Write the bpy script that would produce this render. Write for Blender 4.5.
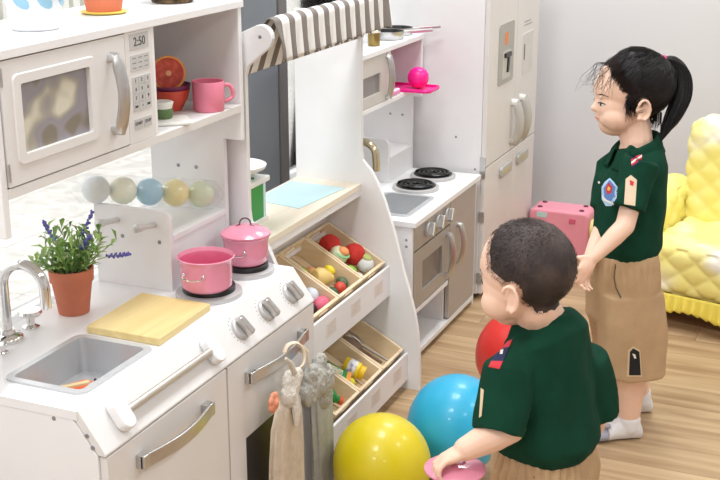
import bpy, bmesh, math, random
from mathutils import Vector, Matrix, noise
from mathutils.bvhtree import BVHTree
random.seed(7)
for o in list(bpy.data.objects): bpy.data.objects.remove(o)
sc = bpy.context.scene
COL = sc.collection
V = Vector
PI = math.pi
def lin(c):
    return tuple((x/255/12.92 if x/255 <= .04045 else ((x/255+.055)/1.055)**2.4) for x in c)+(1,)

# ------------------------------------------------------------------ camera
FPX, CH = 1200.0, 1.45
PITCH, YAW = math.atan(378/FPX), math.radians(23.23)
cam_d = bpy.data.cameras.new('camera'); cam = bpy.data.objects.new('camera', cam_d); COL.objects.link(cam)
cam_d.sensor_width = 36; cam_d.lens = 36*FPX/720; cam_d.clip_start = .05
cam.location = (0, 0, CH); cam.rotation_euler = (PI/2-PITCH, 0, YAW)
sc.camera = cam
HD = V((-math.sin(YAW), math.cos(YAW), 0)); RT = V((math.cos(YAW), math.sin(YAW), 0))
FW = HD*math.cos(PITCH)-V((0, 0, math.sin(PITCH))); UPV = HD*math.sin(PITCH)+V((0, 0, math.cos(PITCH)))
def P(u, v, d):
    "point of the place seen at photo pixel (u, v) at depth d metres"
    return V((0, 0, CH))+(FW+RT*((u-360)/FPX)-UPV*((v-240)/FPX))*d

# ------------------------------------------------------------------ world, light, exposure
w = bpy.data.worlds.new('overcast_sky'); sc.world = w; w.use_nodes = True
bg = w.node_tree.nodes['Background']; bg.inputs[0].default_value = (1, .99, .975, 1); bg.inputs[1].default_value = 1.7
sc.view_settings.view_transform = 'Standard'; sc.view_settings.look = 'None'
sc.view_settings.gamma = 1; sc.view_settings.use_curve_mapping = False; sc.view_settings.exposure = 0.0
FILL_POWER = 20
CEIL = 2.75
FILL_LAMPS = [(x, y) for x in (-.95, 1.1) for y in (-1.4, .6, 2.4, 4.0)]  # unseen ceiling lamps, added to brighten the room
for x, y in FILL_LAMPS:
    ld = bpy.data.lights.new('added_fill_light', 'AREA'); ld.shape = 'RECTANGLE'; ld.size = .56; ld.size_y = .56
    ld.energy = FILL_POWER*(1.3 if x < 0 else .75); ld.color = (.925, .97, 1)
    lo = bpy.data.objects.new('added_fill_light', ld); COL.objects.link(lo); lo.location = (x, y, CEIL-.045)

# ------------------------------------------------------------------ materials
MATS = {}
def mat(name, col, rough=.5, metal=0, var=.04, scale=14, bump=0, bscale=60, alpha=None, coat=0, sss=0, trans=0, spec=.5):
    if name in MATS: return MATS[name]
    m = bpy.data.materials.new(name); m.use_nodes = True; nt = m.node_tree; N = nt.nodes; K = nt.links
    b = N['Principled BSDF']; c = lin(col)
    tc = N.new('ShaderNodeTexCoord'); nz = N.new('ShaderNodeTexNoise'); nz.inputs['Scale'].default_value = scale
    nz.inputs['Detail'].default_value = 4
    K.new(tc.outputs['Object'], nz.inputs['Vector'])
    rp = N.new('ShaderNodeValToRGB'); rp.color_ramp.elements[0].position = .3; rp.color_ramp.elements[1].position = .7
    rp.color_ramp.elements[0].color = tuple(max(0, x*(1-var)) for x in c[:3])+(1,)
    rp.color_ramp.elements[1].color = tuple(min(1, x*(1+var)) for x in c[:3])+(1,)
    K.new(nz.outputs['Fac'], rp.inputs['Fac']); K.new(rp.outputs['Color'], b.inputs['Base Color'])
    b.inputs['Roughness'].default_value = rough; b.inputs['Metallic'].default_value = metal
    b.inputs['Coat Weight'].default_value = coat; b.inputs['Specular IOR Level'].default_value = spec
    if sss:
        b.inputs['Subsurface Weight'].default_value = sss; b.inputs['Subsurface Radius'].default_value = (.008, .004, .002)
        b.inputs['Subsurface Scale'].default_value = 1
    if trans: b.inputs['Transmission Weight'].default_value = trans
    if alpha is not None: b.inputs['Alpha'].default_value = alpha
    if bump:
        n2 = N.new('ShaderNodeTexNoise'); n2.inputs['Scale'].default_value = bscale; n2.inputs['Detail'].default_value = 3
        K.new(tc.outputs['Object'], n2.inputs['Vector'])
        bp = N.new('ShaderNodeBump'); bp.inputs['Strength'].default_value = bump; bp.inputs['Distance'].default_value = .004
        K.new(n2.outputs['Fac'], bp.inputs['Height']); K.new(bp.outputs['Normal'], b.inputs['Normal'])
    MATS[name] = m
    return m
def stripes(name, c1, c2, axis, period, duty=.5, rough=.8, phase=0):
    m = bpy.data.materials.new(name); m.use_nodes = True; N = m.node_tree.nodes; K = m.node_tree.links; b = N['Principled BSDF']
    tc = N.new('ShaderNodeTexCoord'); sx = N.new('ShaderNodeSeparateXYZ'); K.new(tc.outputs['Object'], sx.inputs[0])
    a = N.new('ShaderNodeMath'); a.operation = 'MULTIPLY_ADD'; a.inputs[1].default_value = 1/period; a.inputs[2].default_value = phase+50
    K.new(sx.outputs[axis], a.inputs[0])
    fr = N.new('ShaderNodeMath'); fr.operation = 'FRACT'; K.new(a.outputs[0], fr.inputs[0])
    lt = N.new('ShaderNodeMath'); lt.operation = 'LESS_THAN'; lt.inputs[1].default_value = duty; K.new(fr.outputs[0], lt.inputs[0])
    mx = N.new('ShaderNodeMix'); mx.data_type = 'RGBA'; mx.inputs[6].default_value = lin(c2); mx.inputs[7].default_value = lin(c1)
    K.new(lt.outputs[0], mx.inputs[0]); K.new(mx.outputs[2], b.inputs['Base Color']); b.inputs['Roughness'].default_value = rough
    MATS[name] = m
    return m
def wood(name, c1, c2, axis='X', rough=.45, scale=7, stretch=.06, perobj=.0, bump=.05):
    m = bpy.data.materials.new(name); m.use_nodes = True; N = m.node_tree.nodes; K = m.node_tree.links; b = N['Principled BSDF']
    tc = N.new('ShaderNodeTexCoord'); mp = N.new('ShaderNodeMapping'); oi = N.new('ShaderNodeObjectInfo')
    s = [scale]*3; s['XYZ'.index(axis)] = scale*stretch; mp.inputs['Scale'].default_value = s
    mu = N.new('ShaderNodeVectorMath'); mu.operation = 'SCALE'; mu.inputs[3].default_value = 37; 
    cx = N.new('ShaderNodeCombineXYZ')
    for i in range(3): K.new(oi.outputs['Random'], cx.inputs[i])
    K.new(cx.outputs[0], mu.inputs[0]); ad = N.new('ShaderNodeVectorMath')
    K.new(tc.outputs['Object'], ad.inputs[0]); K.new(mu.outputs[0], ad.inputs[1]); K.new(ad.outputs[0], mp.inputs['Vector'])
    nz = N.new('ShaderNodeTexNoise'); nz.inputs['Scale'].default_value = 4; nz.inputs['Detail'].default_value = 6; nz.inputs['Distortion'].default_value = .8
    K.new(mp.outputs[0], nz.inputs['Vector'])
    rp = N.new('ShaderNodeValToRGB'); rp.color_ramp.elements[0].position = .32; rp.color_ramp.elements[1].position = .68
    rp.color_ramp.elements[0].color = lin(c1); rp.color_ramp.elements[1].color = lin(c2)
    K.new(nz.outputs['Fac'], rp.inputs['Fac'])
    hs = N.new('ShaderNodeHueSaturation'); K.new(rp.outputs['Color'], hs.inputs['Color'])
    ma = N.new('ShaderNodeMath'); ma.operation = 'MULTIPLY_ADD'; ma.inputs[1].default_value = perobj; ma.inputs[2].default_value = 1-perobj/2
    K.new(oi.outputs['Random'], ma.inputs[0]); K.new(ma.outputs[0], hs.inputs['Value']); K.new(hs.outputs['Color'], b.inputs['Base Color'])
    b.inputs['Roughness'].default_value = rough
    bp = N.new('ShaderNodeBump'); bp.inputs['Strength'].default_value = bump; bp.inputs['Distance'].default_value = .002
    K.new(nz.outputs['Fac'], bp.inputs['Height']); K.new(bp.outputs['Normal'], b.inputs['Normal'])
    MATS[name] = m
    return m
def blotch(name, cols, scale=20, rough=.6, detail=1.5):
    m = bpy.data.materials.new(name); m.use_nodes = True; N = m.node_tree.nodes; K = m.node_tree.links; b = N['Principled BSDF']
    tc = N.new('ShaderNodeTexCoord'); nz = N.new('ShaderNodeTexNoise'); nz.inputs['Scale'].default_value = scale; nz.inputs['Detail'].default_value = detail
    K.new(tc.outputs['Object'], nz.inputs['Vector']); rp = N.new('ShaderNodeValToRGB'); el = rp.color_ramp.elements
    el[0].position = .32; el[0].color = lin(cols[0]); el[1].position = .68; el[1].color = lin(cols[-1])
    for i, c in enumerate(cols[1:-1]):
        e = el.new(.32+.36*(i+1)/(len(cols)-1)); e.color = lin(c)
    K.new(nz.outputs['Fac'], rp.inputs['Fac']); K.new(rp.outputs['Color'], b.inputs['Base Color']); b.inputs['Roughness'].default_value = rough
    MATS[name] = m
    return m
def clear(name, tint, gloss=.12, rough=.05):
    "thin clear sheet: passes light, reflects a little"
    m = bpy.data.materials.new(name); m.use_nodes = True; N = m.node_tree.nodes; K = m.node_tree.links
    N.remove(N['Principled BSDF']); out = N['Material Output']
    t = N.new('ShaderNodeBsdfTransparent'); t.inputs[0].default_value = lin(tint); g = N.new('ShaderNodeBsdfGlossy'); g.inputs['Roughness'].default_value = rough
    lw = N.new('ShaderNodeLayerWeight'); lw.inputs['Blend'].default_value = gloss
    mx = N.new('ShaderNodeMixShader'); K.new(lw.outputs['Fresnel'], mx.inputs[0]); K.new(t.outputs[0], mx.inputs[1]); K.new(g.outputs[0], mx.inputs[2])
    K.new(mx.outputs[0], out.inputs['Surface']); MATS[name] = m
    return m
def film(name, haze):
    "hazy clear plastic film"
    m = bpy.data.materials.new(name); m.use_nodes = True; N = m.node_tree.nodes; K = m.node_tree.links
    N.remove(N['Principled BSDF']); out = N['Material Output']; t = N.new('ShaderNodeBsdfTransparent'); d = N.new('ShaderNodeBsdfTranslucent'); d.inputs[0].default_value = (.95, .96, .97, 1)
    d2 = N.new('ShaderNodeBsdfDiffuse'); d2.inputs[0].default_value = (.95, .96, .97, 1); a = N.new('ShaderNodeMixShader'); K.new(d.outputs[0], a.inputs[1]); K.new(d2.outputs[0], a.inputs[2])
    tc = N.new('ShaderNodeTexCoord'); nz = N.new('ShaderNodeTexNoise'); nz.inputs['Scale'].default_value = 40; K.new(tc.outputs['Object'], nz.inputs['Vector'])
    mu = N.new('ShaderNodeMath'); mu.operation = 'MULTIPLY'; mu.inputs[1].default_value = haze*2; K.new(nz.outputs['Fac'], mu.inputs[0])
    g = N.new('ShaderNodeBsdfGlossy'); g.inputs['Roughness'].default_value = .15; mx = N.new('ShaderNodeMixShader'); K.new(mu.outputs[0], mx.inputs[0]); K.new(t.outputs[0], mx.inputs[1]); K.new(a.outputs[0], mx.inputs[2])
    m2 = N.new('ShaderNodeMixShader'); m2.inputs[0].default_value = .05; K.new(mx.outputs[0], m2.inputs[1]); K.new(g.outputs[0], m2.inputs[2]); K.new(m2.outputs[0], out.inputs['Surface']); MATS[name] = m
    return m
WHITE = mat('white_lacquer', (238, 237, 238), .42, var=.012)
WHITE2 = mat('white_lacquer_shaded', (227, 224, 222), .4, var=.012)  # same white lacquer, darkened to carry the shade on the fronts
WALL = mat('wall_paint', (219, 218, 220), .9, var=.012, scale=3, bump=.05, bscale=200)
CEILM = mat('ceiling_paint', (244, 243, 240), .9, var=.01)
CHROME = mat('chrome', (225, 224, 222), .12, 1, var=.02)
STEEL = mat('brushed_steel', (200, 199, 198), .32, 1, var=.05, scale=40)
SILVER = mat('silver_plastic', (196, 195, 194), .35, .35, var=.03)
BLACK = mat('black_enamel', (20, 19, 20), .35)
DARK = mat('dark_gap', (60, 57, 56), .6)
PINE = wood('pine_wood', (230, 204, 165), (243, 224, 192), 'X', .5, 9, .12, .06)
BIRCH = wood('birch_ply', (236, 224, 203), (244, 235, 218), 'Y', .45, 7, .1, 0)
BOARDM = wood('bamboo_board', (214, 188, 126), (228, 205, 148), 'Y', .45, 8, .08, 0)
PINKE = mat('pink_enamel', (226, 142, 166), .25, var=.03, coat=.4)
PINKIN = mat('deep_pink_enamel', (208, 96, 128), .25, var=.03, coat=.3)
TERRA = mat('terracotta', (196, 116, 88), .8, var=.07, scale=25, bump=.1)
SKIN = mat('skin', (240, 200, 176), .5, var=.035, scale=18, sss=.12)
GREEN = mat('dark_green_jersey', (17, 60, 44), .9, var=.1, scale=25, bump=.12, bscale=420, spec=.15)
KHAKI = mat('khaki_cotton', (187, 156, 121), .9, var=.05, scale=25, bump=.12, bscale=300, spec=.15)
HAIRM = mat('dark_brown_hair', (40, 28, 26), .42, var=.3, scale=60, bump=.3, bscale=220)

# ------------------------------------------------------------------ mesh helpers
class MB:
    def __init__(s): s.v = []; s.f = []; s.m = []
    def add(s, vs, fs, mi=0):
        n = len(s.v); s.v += [tuple(x) for x in vs]; s.f += [tuple(i+n for i in f) for f in fs]; s.m += [mi]*len(fs); return s
    def box(s, x0, x1, y0, y1, z0, z1, mi=0):
        vs = [(x, y, z) for x in (x0, x1) for y in (y0, y1) for z in (z0, z1)]
        return s.add(vs, [(0, 1, 3, 2), (4, 6, 7, 5), (0, 4, 5, 1), (2, 3, 7, 6), (0, 2, 6, 4), (1, 5, 7, 3)], mi)
    def obox(s, c, ax, ay, az, hx, hy, hz, mi=0):
        c = V(c); vs = [c+ax*(i*hx)+ay*(j*hy)+az*(k*hz) for i in (-1, 1) for j in (-1, 1) for k in (-1, 1)]
        return s.add(vs, [(0, 1, 3, 2), (4, 6, 7, 5), (0, 4, 5, 1), (2, 3, 7, 6), (0, 2, 6, 4), (1, 5, 7, 3)], mi)
    def prism(s, pts, axis, a0, a1, mi=0):
        def q(p, a): return (a, p[0], p[1]) if axis == 'x' else ((p[0], a, p[1]) if axis == 'y' else (p[0], p[1], a))
        n = len(pts); vs = [q(p, a0) for p in pts]+[q(p, a1) for p in pts]
        fs = [tuple(range(n)), tuple(range(2*n-1, n-1, -1))]+[(i, i+n, (i+1) % n+n, (i+1) % n) for i in range(n)]
        return s.add(vs, fs, mi)
    def oprism(s, pts, o, ax, ay, an, t, mi=0):
        "2-D outline in the plane (ax, ay) at o, thickness t along an"
        o = V(o); n = len(pts); vs = [o+ax*p[0]+ay*p[1] for p in pts]; vs += [x+an*t for x in vs]
        fs = [tuple(range(n)), tuple(range(2*n-1, n-1, -1))]+[(i, i+n, (i+1) % n+n, (i+1) % n) for i in range(n)]
        return s.add(vs, fs, mi)
    def lathe(s, prof, c, ax=None, n=24, sx=1, sy=1, mi=0):
        c = V(c); ax = V(ax).normalized() if ax is not None else V((0, 0, 1))
        a = ax.orthogonal().normalized() if abs(ax.z) < .999 else V((1, 0, 0)); b = ax.cross(a)
        vs = []; rings = []
        for r, z in prof:
            if abs(r) < 1e-6: rings.append([len(vs)]); vs.append(c+ax*z)
            else:
                rings.append(list(range(len(vs), len(vs)+n)))
                vs += [c+ax*z+a*(r*sx*math.cos(2*PI*i/n))+b*(r*sy*math.sin(2*PI*i/n)) for i in range(n)]
        fs = []
        for A, B in zip(rings, rings[1:]):
            for i in range(n):
                j = (i+1) % n
                if len(A) == 1 and len(B) == 1: continue
                if len(A) == 1: fs.append((A[0], B[i], B[j]))
                elif len(B) == 1: fs.append((A[i], B[0], A[j]))
                else: fs.append((A[i], B[i], B[j], A[j]))
        return s.add(vs, fs, mi)
    def tube(s, path, r, n=8, caps=True, mi=0, flat=1, upref=None):
        path = [V(p) for p in path]; k = len(path); rs = r if isinstance(r, (list, tuple)) else [r]*k
        t0 = (path[1]-path[0]).normalized(); a = t0.orthogonal().normalized()
        if upref is not None: a = (V(upref)-t0*t0.dot(V(upref))).normalized()
        vs = []
        for i, p in enumerate(path):
            t = (path[min(i+1, k-1)]-path[max(i-1, 0)]).normalized()
            a = (a-t*t.dot(a)).normalized(); b = t.cross(a)
            vs += [p+a*(rs[i]*math.cos(2*PI*j/n))+b*(rs[i]*flat*math.sin(2*PI*j/n)) for j in range(n)]
        fs = [(i*n+j, i*n+(j+1) % n, (i+1)*n+(j+1) % n, (i+1)*n+j) for i in range(k-1) for j in range(n)]
        if caps: fs += [tuple(range(n-1, -1, -1)), tuple(range((k-1)*n, k*n))]
        return s.add(vs, fs, mi)
    def ell(s, c, r, R=None, nu=20, nv=12, mi=0):
        c = V(c); r = (r, r, r) if not isinstance(r, (tuple, list)) else r
        vs = []; rings = []
        for j in range(nv+1):
            th = PI*j/nv
            if j in (0, nv): rings.append([len(vs)]); L = [(0, 0, r[2]*math.cos(th))]
            else: rings.append(list(range(len(vs), len(vs)+nu))); L = [(r[0]*math.sin(th)*math.cos(2*PI*i/nu), r[1]*math.sin(th)*math.sin(2*PI*i/nu), r[2]*math.cos(th)) for i in range(nu)]
            vs += [c+(R @ V(p) if R else V(p)) for p in L]
        fs = []
        for A, B in zip(rings, rings[1:]):
            for i in range(nu):
                j = (i+1) % nu
                if len(A) == 1: fs.append((A[0], B[i], B[j]))
                elif len(B) == 1: fs.append((A[i], B[0], A[j]))
                else: fs.append((A[i], B[i], B[j], A[j]))
        return s.add(vs, fs, mi)
    def loft(s, secs, n=28, mi=0, fn=None):
        "secs: (centre, axisA vector incl. radius, axisB vector incl. radius); closed by caps"
        vs = []
        for k, (c, A, B) in enumerate(secs):
            for i in range(n):
                t = 2*PI*i/n; g = fn(k, t) if fn else 1
                vs.append(V(c)+A*(math.cos(t)*g)+B*(math.sin(t)*g))
        m = len(secs)
        fs = [(i*n+j, i*n+(j+1) % n, (i+1)*n+(j+1) % n, (i+1)*n+j) for i in range(m-1) for j in range(n)]
        fs += [tuple(range(n-1, -1, -1)), tuple(range((m-1)*n, m*n))]
        return s.add(vs, fs, mi)
    def grid(s, nu, nv, fn, mi=0):
        vs = [fn(i/nu, j/nv) for j in range(nv+1) for i in range(nu+1)]
        return s.add(vs, [(j*(nu+1)+i, j*(nu+1)+i+1, (j+1)*(nu+1)+i+1, (j+1)*(nu+1)+i) for j in range(nv) for i in range(nu)], mi)

ORG = {}
SCR = bpy.data.scenes.new('scratch')
def setp(o, label=None, cat=None, group=None, kind=None):
    if label: o['label'] = label
    if cat: o['category'] = cat
    if group: o['group'] = group
    if kind: o['kind'] = kind
    return o
def thing(name, label, cat, loc, group=None):
    o = bpy.data.objects.new(name, None); COL.objects.link(o); o.location = loc; o.empty_display_size = .05
    ORG[o] = V(loc); return setp(o, label, cat, group)
def mesh_of(name, mb, loc, fix=True):
    me = bpy.data.meshes.new(name); me.from_pydata([V(p)-loc for p in mb.v], [], mb.f); me.update()
    me.polygons.foreach_set('material_index', mb.m)
    if fix:
        bm = bmesh.new(); bm.from_mesh(me); bmesh.ops.recalc_face_normals(bm, faces=bm.faces); bm.to_mesh(me); bm.free()
    return me
def obj(name, mb, ma, parent=None, loc=None, bevel=0, smooth=False, label=None, cat=None, group=None, kind=None, segs=2, angle=40, fix=True, solid=0, sub=0):
    L = ORG[parent] if parent is not None else V(loc if loc is not None else (0, 0, 0))
    me = mb if isinstance(mb, bpy.types.Mesh) else mesh_of(name, mb, L, fix)
    o = bpy.data.objects.new(name, me); COL.objects.link(o)
    if parent is not None: o.parent = parent
    else: o.location = L
    ORG[o] = L
    for x in (ma if isinstance(ma, (list, tuple)) else [ma]): me.materials.append(x)
    if smooth:
        me.polygons.foreach_set('use_smooth', [True]*len(me.polygons)); me.set_sharp_from_angle(angle=math.radians(angle))
    if solid:
        sm = o.modifiers.new('solid', 'SOLIDIFY'); sm.thickness = solid; sm.offset = 0
    if sub:
        ss = o.modifiers.new('sub', 'SUBSURF'); ss.levels = sub; ss.render_levels = sub
    if bevel:
        b = o.modifiers.new('bevel', 'BEVEL'); b.width = bevel; b.segments = segs; b.limit_method = 'ANGLE'; b.angle_limit = math.radians(35)
    return setp(o, label, cat, group, kind)
def copy_tree(o, parent=None):
    c = o.copy(); COL.objects.link(c); c.parent = parent; ORG[c] = ORG[o]
    for ch in list(o.children): copy_tree(ch, c)
    return c
def text_mesh(name, s, size, o, ax, ay, ma, parent, depth=.0004):
    cu = bpy.data.curves.new('t', 'FONT'); cu.body = s; cu.size = size; cu.align_x = 'CENTER'; cu.align_y = 'CENTER'; cu.extrude = depth
    t = bpy.data.objects.new('t', cu); SCR.collection.objects.link(t); SCR.view_layers[0].update()
    dg = SCR.view_layers[0].depsgraph; me = bpy.data.meshes.new_from_object(t.evaluated_get(dg))
    bpy.data.objects.remove(t); bpy.data.curves.remove(cu)
    an = ax.cross(ay); L = ORG[parent]
    for v in me.vertices: v.co = V(o)+ax*v.co.x+ay*v.co.y+an*v.co.z-L
    return obj(name, me, ma, parent)
def organic(mb, voxel, smooth=6, factor=.5):
    "one continuous skin over overlapping closed shapes"
    me = bpy.data.meshes.new('tmp'); me.from_pydata(mb.v, [], mb.f); me.update()
    bm = bmesh.new(); bm.from_mesh(me); bmesh.ops.recalc_face_normals(bm, faces=bm.faces); bm.to_mesh(me); bm.free()
    o = bpy.data.objects.new('tmp', me); SCR.collection.objects.link(o)
    r = o.modifiers.new('r', 'REMESH'); r.mode = 'VOXEL'; r.voxel_size = voxel; r.use_smooth_shade = True
    if smooth:
        s = o.modifiers.new('s', 'SMOOTH'); s.factor = factor; s.iterations = smooth
    SCR.view_layers[0].update(); dg = SCR.view_layers[0].depsgraph; out = bpy.data.meshes.new_from_object(o.evaluated_get(dg))
    bpy.data.objects.remove(o); bpy.data.meshes.remove(me)
    out.materials.clear()
    return out
def shift(me, L):
    me.transform(Matrix.Translation(-V(L))); return me
def rrect(x0, x1, y0, y1, r, n=4, corners=(1, 1, 1, 1)):
    pts = []
    for k, (cx, cy, a) in enumerate(((x1-r, y1-r, 0), (x0+r, y1-r, 90), (x0+r, y0+r, 180), (x1-r, y0+r, 270))):
        if corners[k]: pts += [(cx+r*math.cos(math.radians(a+90*i/n)), cy+r*math.sin(math.radians(a+90*i/n))) for i in range(n+1)]
        else: pts.append([(x1, y1), (x0, y1), (x0, y0), (x1, y0)][k])
    return pts
def smoothpath(p, n=5):
    out = []
    for i in range(len(p)-1):
        a, b, c, d = p[max(0, i-1)], p[i], p[i+1], p[min(len(p)-1, i+2)]
        for k in range(n):
            t = k/n; out.append(.5*((2*b)+(c-a)*t+(2*a-5*b+4*c-d)*t*t+(3*b-a-3*c+d)*t**3))
    return out+[p[-1]]
X, Y, Z = V((1, 0, 0)), V((0, 1, 0)), V((0, 0, 1))
def arc(c, r, a0, a1, n, ex, ez):
    return [V(c)+ex*(r*math.cos(math.radians(a0+(a1-a0)*i/n)))+ez*(r*math.sin(math.radians(a0+(a1-a0)*i/n))) for i in range(n+1)]

# ------------------------------------------------------------------ the room
RX0, RX1, RY0, RY1 = -1.66, 2.6, -2.6, 4.72
def struct(name, mb, m, parent=None, **k):
    return obj(name, mb, m, parent, kind=None if parent else 'structure', **k)
FLOORM = wood('oak_laminate', (160, 128, 94), (200, 171, 134), 'X', .38, 5, .09, .16, .03)
fl = struct('floor', MB().box(RX0-.2, RX1+.2, RY0-.2, RY1+.2, -.06, -.009), mat('floor_joint', (110, 85, 60), .8))
pw, pl = .128, 1.28
pm = None
nrow = int((RY1-RY0)/pw)+1
for j in range(nrow):
    y0 = RY0+j*pw; x = RX0-((j*.47) % 1)*pl
    while x < RX1:
        a, b = max(x, RX0), min(x+pl, RX1); y1 = min(y0+pw, RY1)
        if b-a > .02:
            key = MB().box(a+.0006, b-.0006, y0+.0006, y1-.0006, -.009, 0)
            obj('plank', key, FLOORM, fl)
        x += pl
struct('ceiling', MB().box(RX0-.2, RX1+.2, RY0-.2, RY1+.2, CEIL, CEIL+.1), CEILM)
struct('wall_back', MB().box(RX0-.2, RX1+.2, RY1, RY1+.15, 0, CEIL), WALL)
struct('wall_front', MB().box(RX0-.2, RX1+.2, RY0-.15, RY0, 0, CEIL), WALL)
struct('wall_right', MB().box(RX1, RX1+.15, RY0, RY1, 0, CEIL), WALL)
struct('baseboard_back', MB().box(RX0, RX1, RY1-.014, RY1, 0, .07), WHITE, bevel=.003)
# window wall: low sill wall, lintel, grey pillar between two windows
SZ, TZ = .42, 2.35
wl = MB().box(RX0-.2, RX0, RY0, RY1, 0, SZ).box(RX0-.2, RX0, RY0, RY1, TZ, CEIL).box(RX0-.2, RX0, RY0, .3, SZ, TZ).box(RX0-.2, RX0, 4.35, RY1, SZ, TZ)
struct('wall_left', wl, WALL)
pil = struct('trim_1', MB().box(RX0-.2, RX0+.02, 2.99, 3.2, SZ, TZ), mat('slate_grey_pillar', (112, 117, 122), .7, var=.05, scale=4), bevel=.004)
struct('trim_2', MB().box(RX0-.06, RX0+.025, 3.2, 3.255, SZ, TZ), mat('brown_grey_frame', (96, 92, 90), .6), bevel=.003)
GLASS = clear('window_glass', (253, 253, 253), .1, .02)
ALU = mat('dark_window_frame', (92, 92, 94), .45, .3)
def window(n, y0, y1, bars):
    fr = MB()
    for (a, b, c, d) in ((y0, y1, SZ, SZ+.04), (y0, y1, TZ-.05, TZ), (y0, y0+.04, SZ, TZ), (y1-.04, y1, SZ, TZ)): fr.box(RX0-.13, RX0-.08, a, b, c, d)
    wn = struct('window_%d' % n, fr, mat('white_window_frame', (236, 236, 236), .5), bevel=.003)
    for b in bars: obj('mullion', MB().box(RX0-.125, RX0-.085, b-.02, b+.02, SZ+.04, TZ-.05), MATS['white_window_frame'], wn)
    obj('transom', MB().box(RX0-.13, RX0-.08, y0+.04, y1-.04, 1.22, 1.245), ALU, wn)
    ed = [y0+.04]+list(bars)+[y1-.04]
    for a, b in zip(ed, ed[1:]): obj('pane', MB().box(RX0-.107, RX0-.103, a, b, SZ+.04, TZ-.05), GLASS, wn)
    obj('window_sill', MB().box(RX0-.2, RX0+.012, y0, y1, SZ-.02, SZ+.002), MATS['white_window_frame'], wn, bevel=.003)
window(1, .3, 2.99, (1.1,))
window(2, 3.255, 4.35, ())
# outside: pale paved terrace and a low ribbed garden wall
struct('terrace_ground', MB().box(-26, RX0-.2, -20, 30, -.2, -.05), mat('pale_concrete_paving', (226, 226, 222), .9, var=.08, scale=1.5))
tg_ = bpy.data.objects['terrace_ground']; PAV = wood('pale_paving', (206, 203, 198), (234, 232, 228), 'X', .9, 3, .8, .10, .02)
for i in range(9):
    for j in range(12):
        x1_, y1_ = RX0-.24-i*.42, 1.6+j*.42; obj('paving_slab', MB().box(x1_-.417, x1_, y1_, y1_+.417, -.05, -.046), PAV, tg_)
tw = struct('wall_terrace', MB().box(-5.2, -5.05, -6, 16, -.05, .75), mat('pale_terrace_render', (232, 231, 226), .9, var=.05, scale=2))
for i in range(60): obj('rib', MB().box(-5.05, -5.0, 2.2+i*.12, 2.2+i*.12+.07, -.05, .72), MATS['pale_terrace_render'], tw)
for i, (y, s) in enumerate(((4.6, .34), (5.3, .26), (6.4, .3), (7.6, .36))):
    m = MB(); rr = random.Random(i)
    for k in range(140):
        a = rr.uniform(0, 2*PI); r = s*math.sqrt(rr.random()); z = .2+s*1.3*rr.random(); c = V((-4.2+r*math.cos(a)*.7, y+r*math.sin(a), z))
        d = V((rr.uniform(-1, 1), rr.uniform(-1, 1), rr.uniform(.1, 1))).normalized(); e = d.orthogonal().normalized()
        m.add([c-e*.03, c+d*.06, c+e*.03, c+d*.14], [(0, 1, 2), (0, 2, 3)])
    t = thing('terrace_shrub', ['small pale shrub in a tub outside the window', 'smallest shrub in a tub outside the window', 'low round shrub on the terrace outside', 'widest shrub on the terrace outside'][i], 'shrub', (-4.2, y, -.05))
    obj('foliage', m, mat('pale_sage_leaves', (150, 172, 146), .8, var=.2), t, fix=False)
    obj('tub', MB().lathe([(0, 0), (s*.5, 0), (s*.62, .28), (s*.55, .28), (0, .24)], (-4.2, y, -.05), n=16), mat('grey_tub', (190, 190, 188), .8), t, smooth=True)
# frames for the unseen ceiling lamps added as fill
for x, y in FILL_LAMPS:
    t = thing('added_lamp_frame', 'square white ceiling panel added for fill light', 'lamp', (x, y, CEIL), 'added ceiling fill panels')
    obj('frame', MB().box(x-.32, x+.32, y-.32, y+.32, CEIL-.03, CEIL-.001), WHITE, t, bevel=.004)

# ------------------------------------------------------------------ shared kitchen pieces
def bow_handle(name, parent, x, y0, y1, z, ma, h=.011, out=.028, z1=None, inner=None):
    "bowed strip handle standing off a front that faces +x, ends at y0 and y1"
    z1 = z if z1 is None else z1
    m = MB(); n = 12; A = []; B = []
    for i in range(n+1):
        t = i/n; yy = y0+(y1-y0)*t; zz = z+(z1-z)*t; b = out*(.45+.55*math.sin(PI*t))
        A.append((x+b, yy, zz)); B.append((x+b-.006, yy, zz))
    vs = []
    for a, b in zip(A, B): vs += [V(a)+Z*h, V(a)-Z*h, V(b)-Z*h, V(b)+Z*h]
    fs = [(i*4+k, i*4+(k+1) % 4, i*4+4+(k+1) % 4, i*4+4+k) for i in range(n) for k in range(4)]+[(0, 1, 2, 3), (n*4+3, n*4+2, n*4+1, n*4)]
    m.add(vs, fs)
    for s, yy, zz in ((1, y0, z), (-1, y1, z1)): m.box(x, x+out*.45+.004, min(yy, yy+s*.022), max(yy, yy+s*.022), zz-h, zz+h)
    return obj(name, m, ma, parent, bevel=.0015, smooth=True)
def vhandle(name, parent, x, y, z0, z1, ma, r=.006, out=.026, w=1.4):
    pts = [(x-.002, y, z0)]+[(x+out*(.55+.45*math.sin(PI*t/10)), y, z0+(z1-z0)*t/10) for t in range(11)]+[(x-.002, y, z1)]
    return obj(name, MB().tube(pts, r, 8, flat=w), ma, parent, smooth=True)
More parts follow.
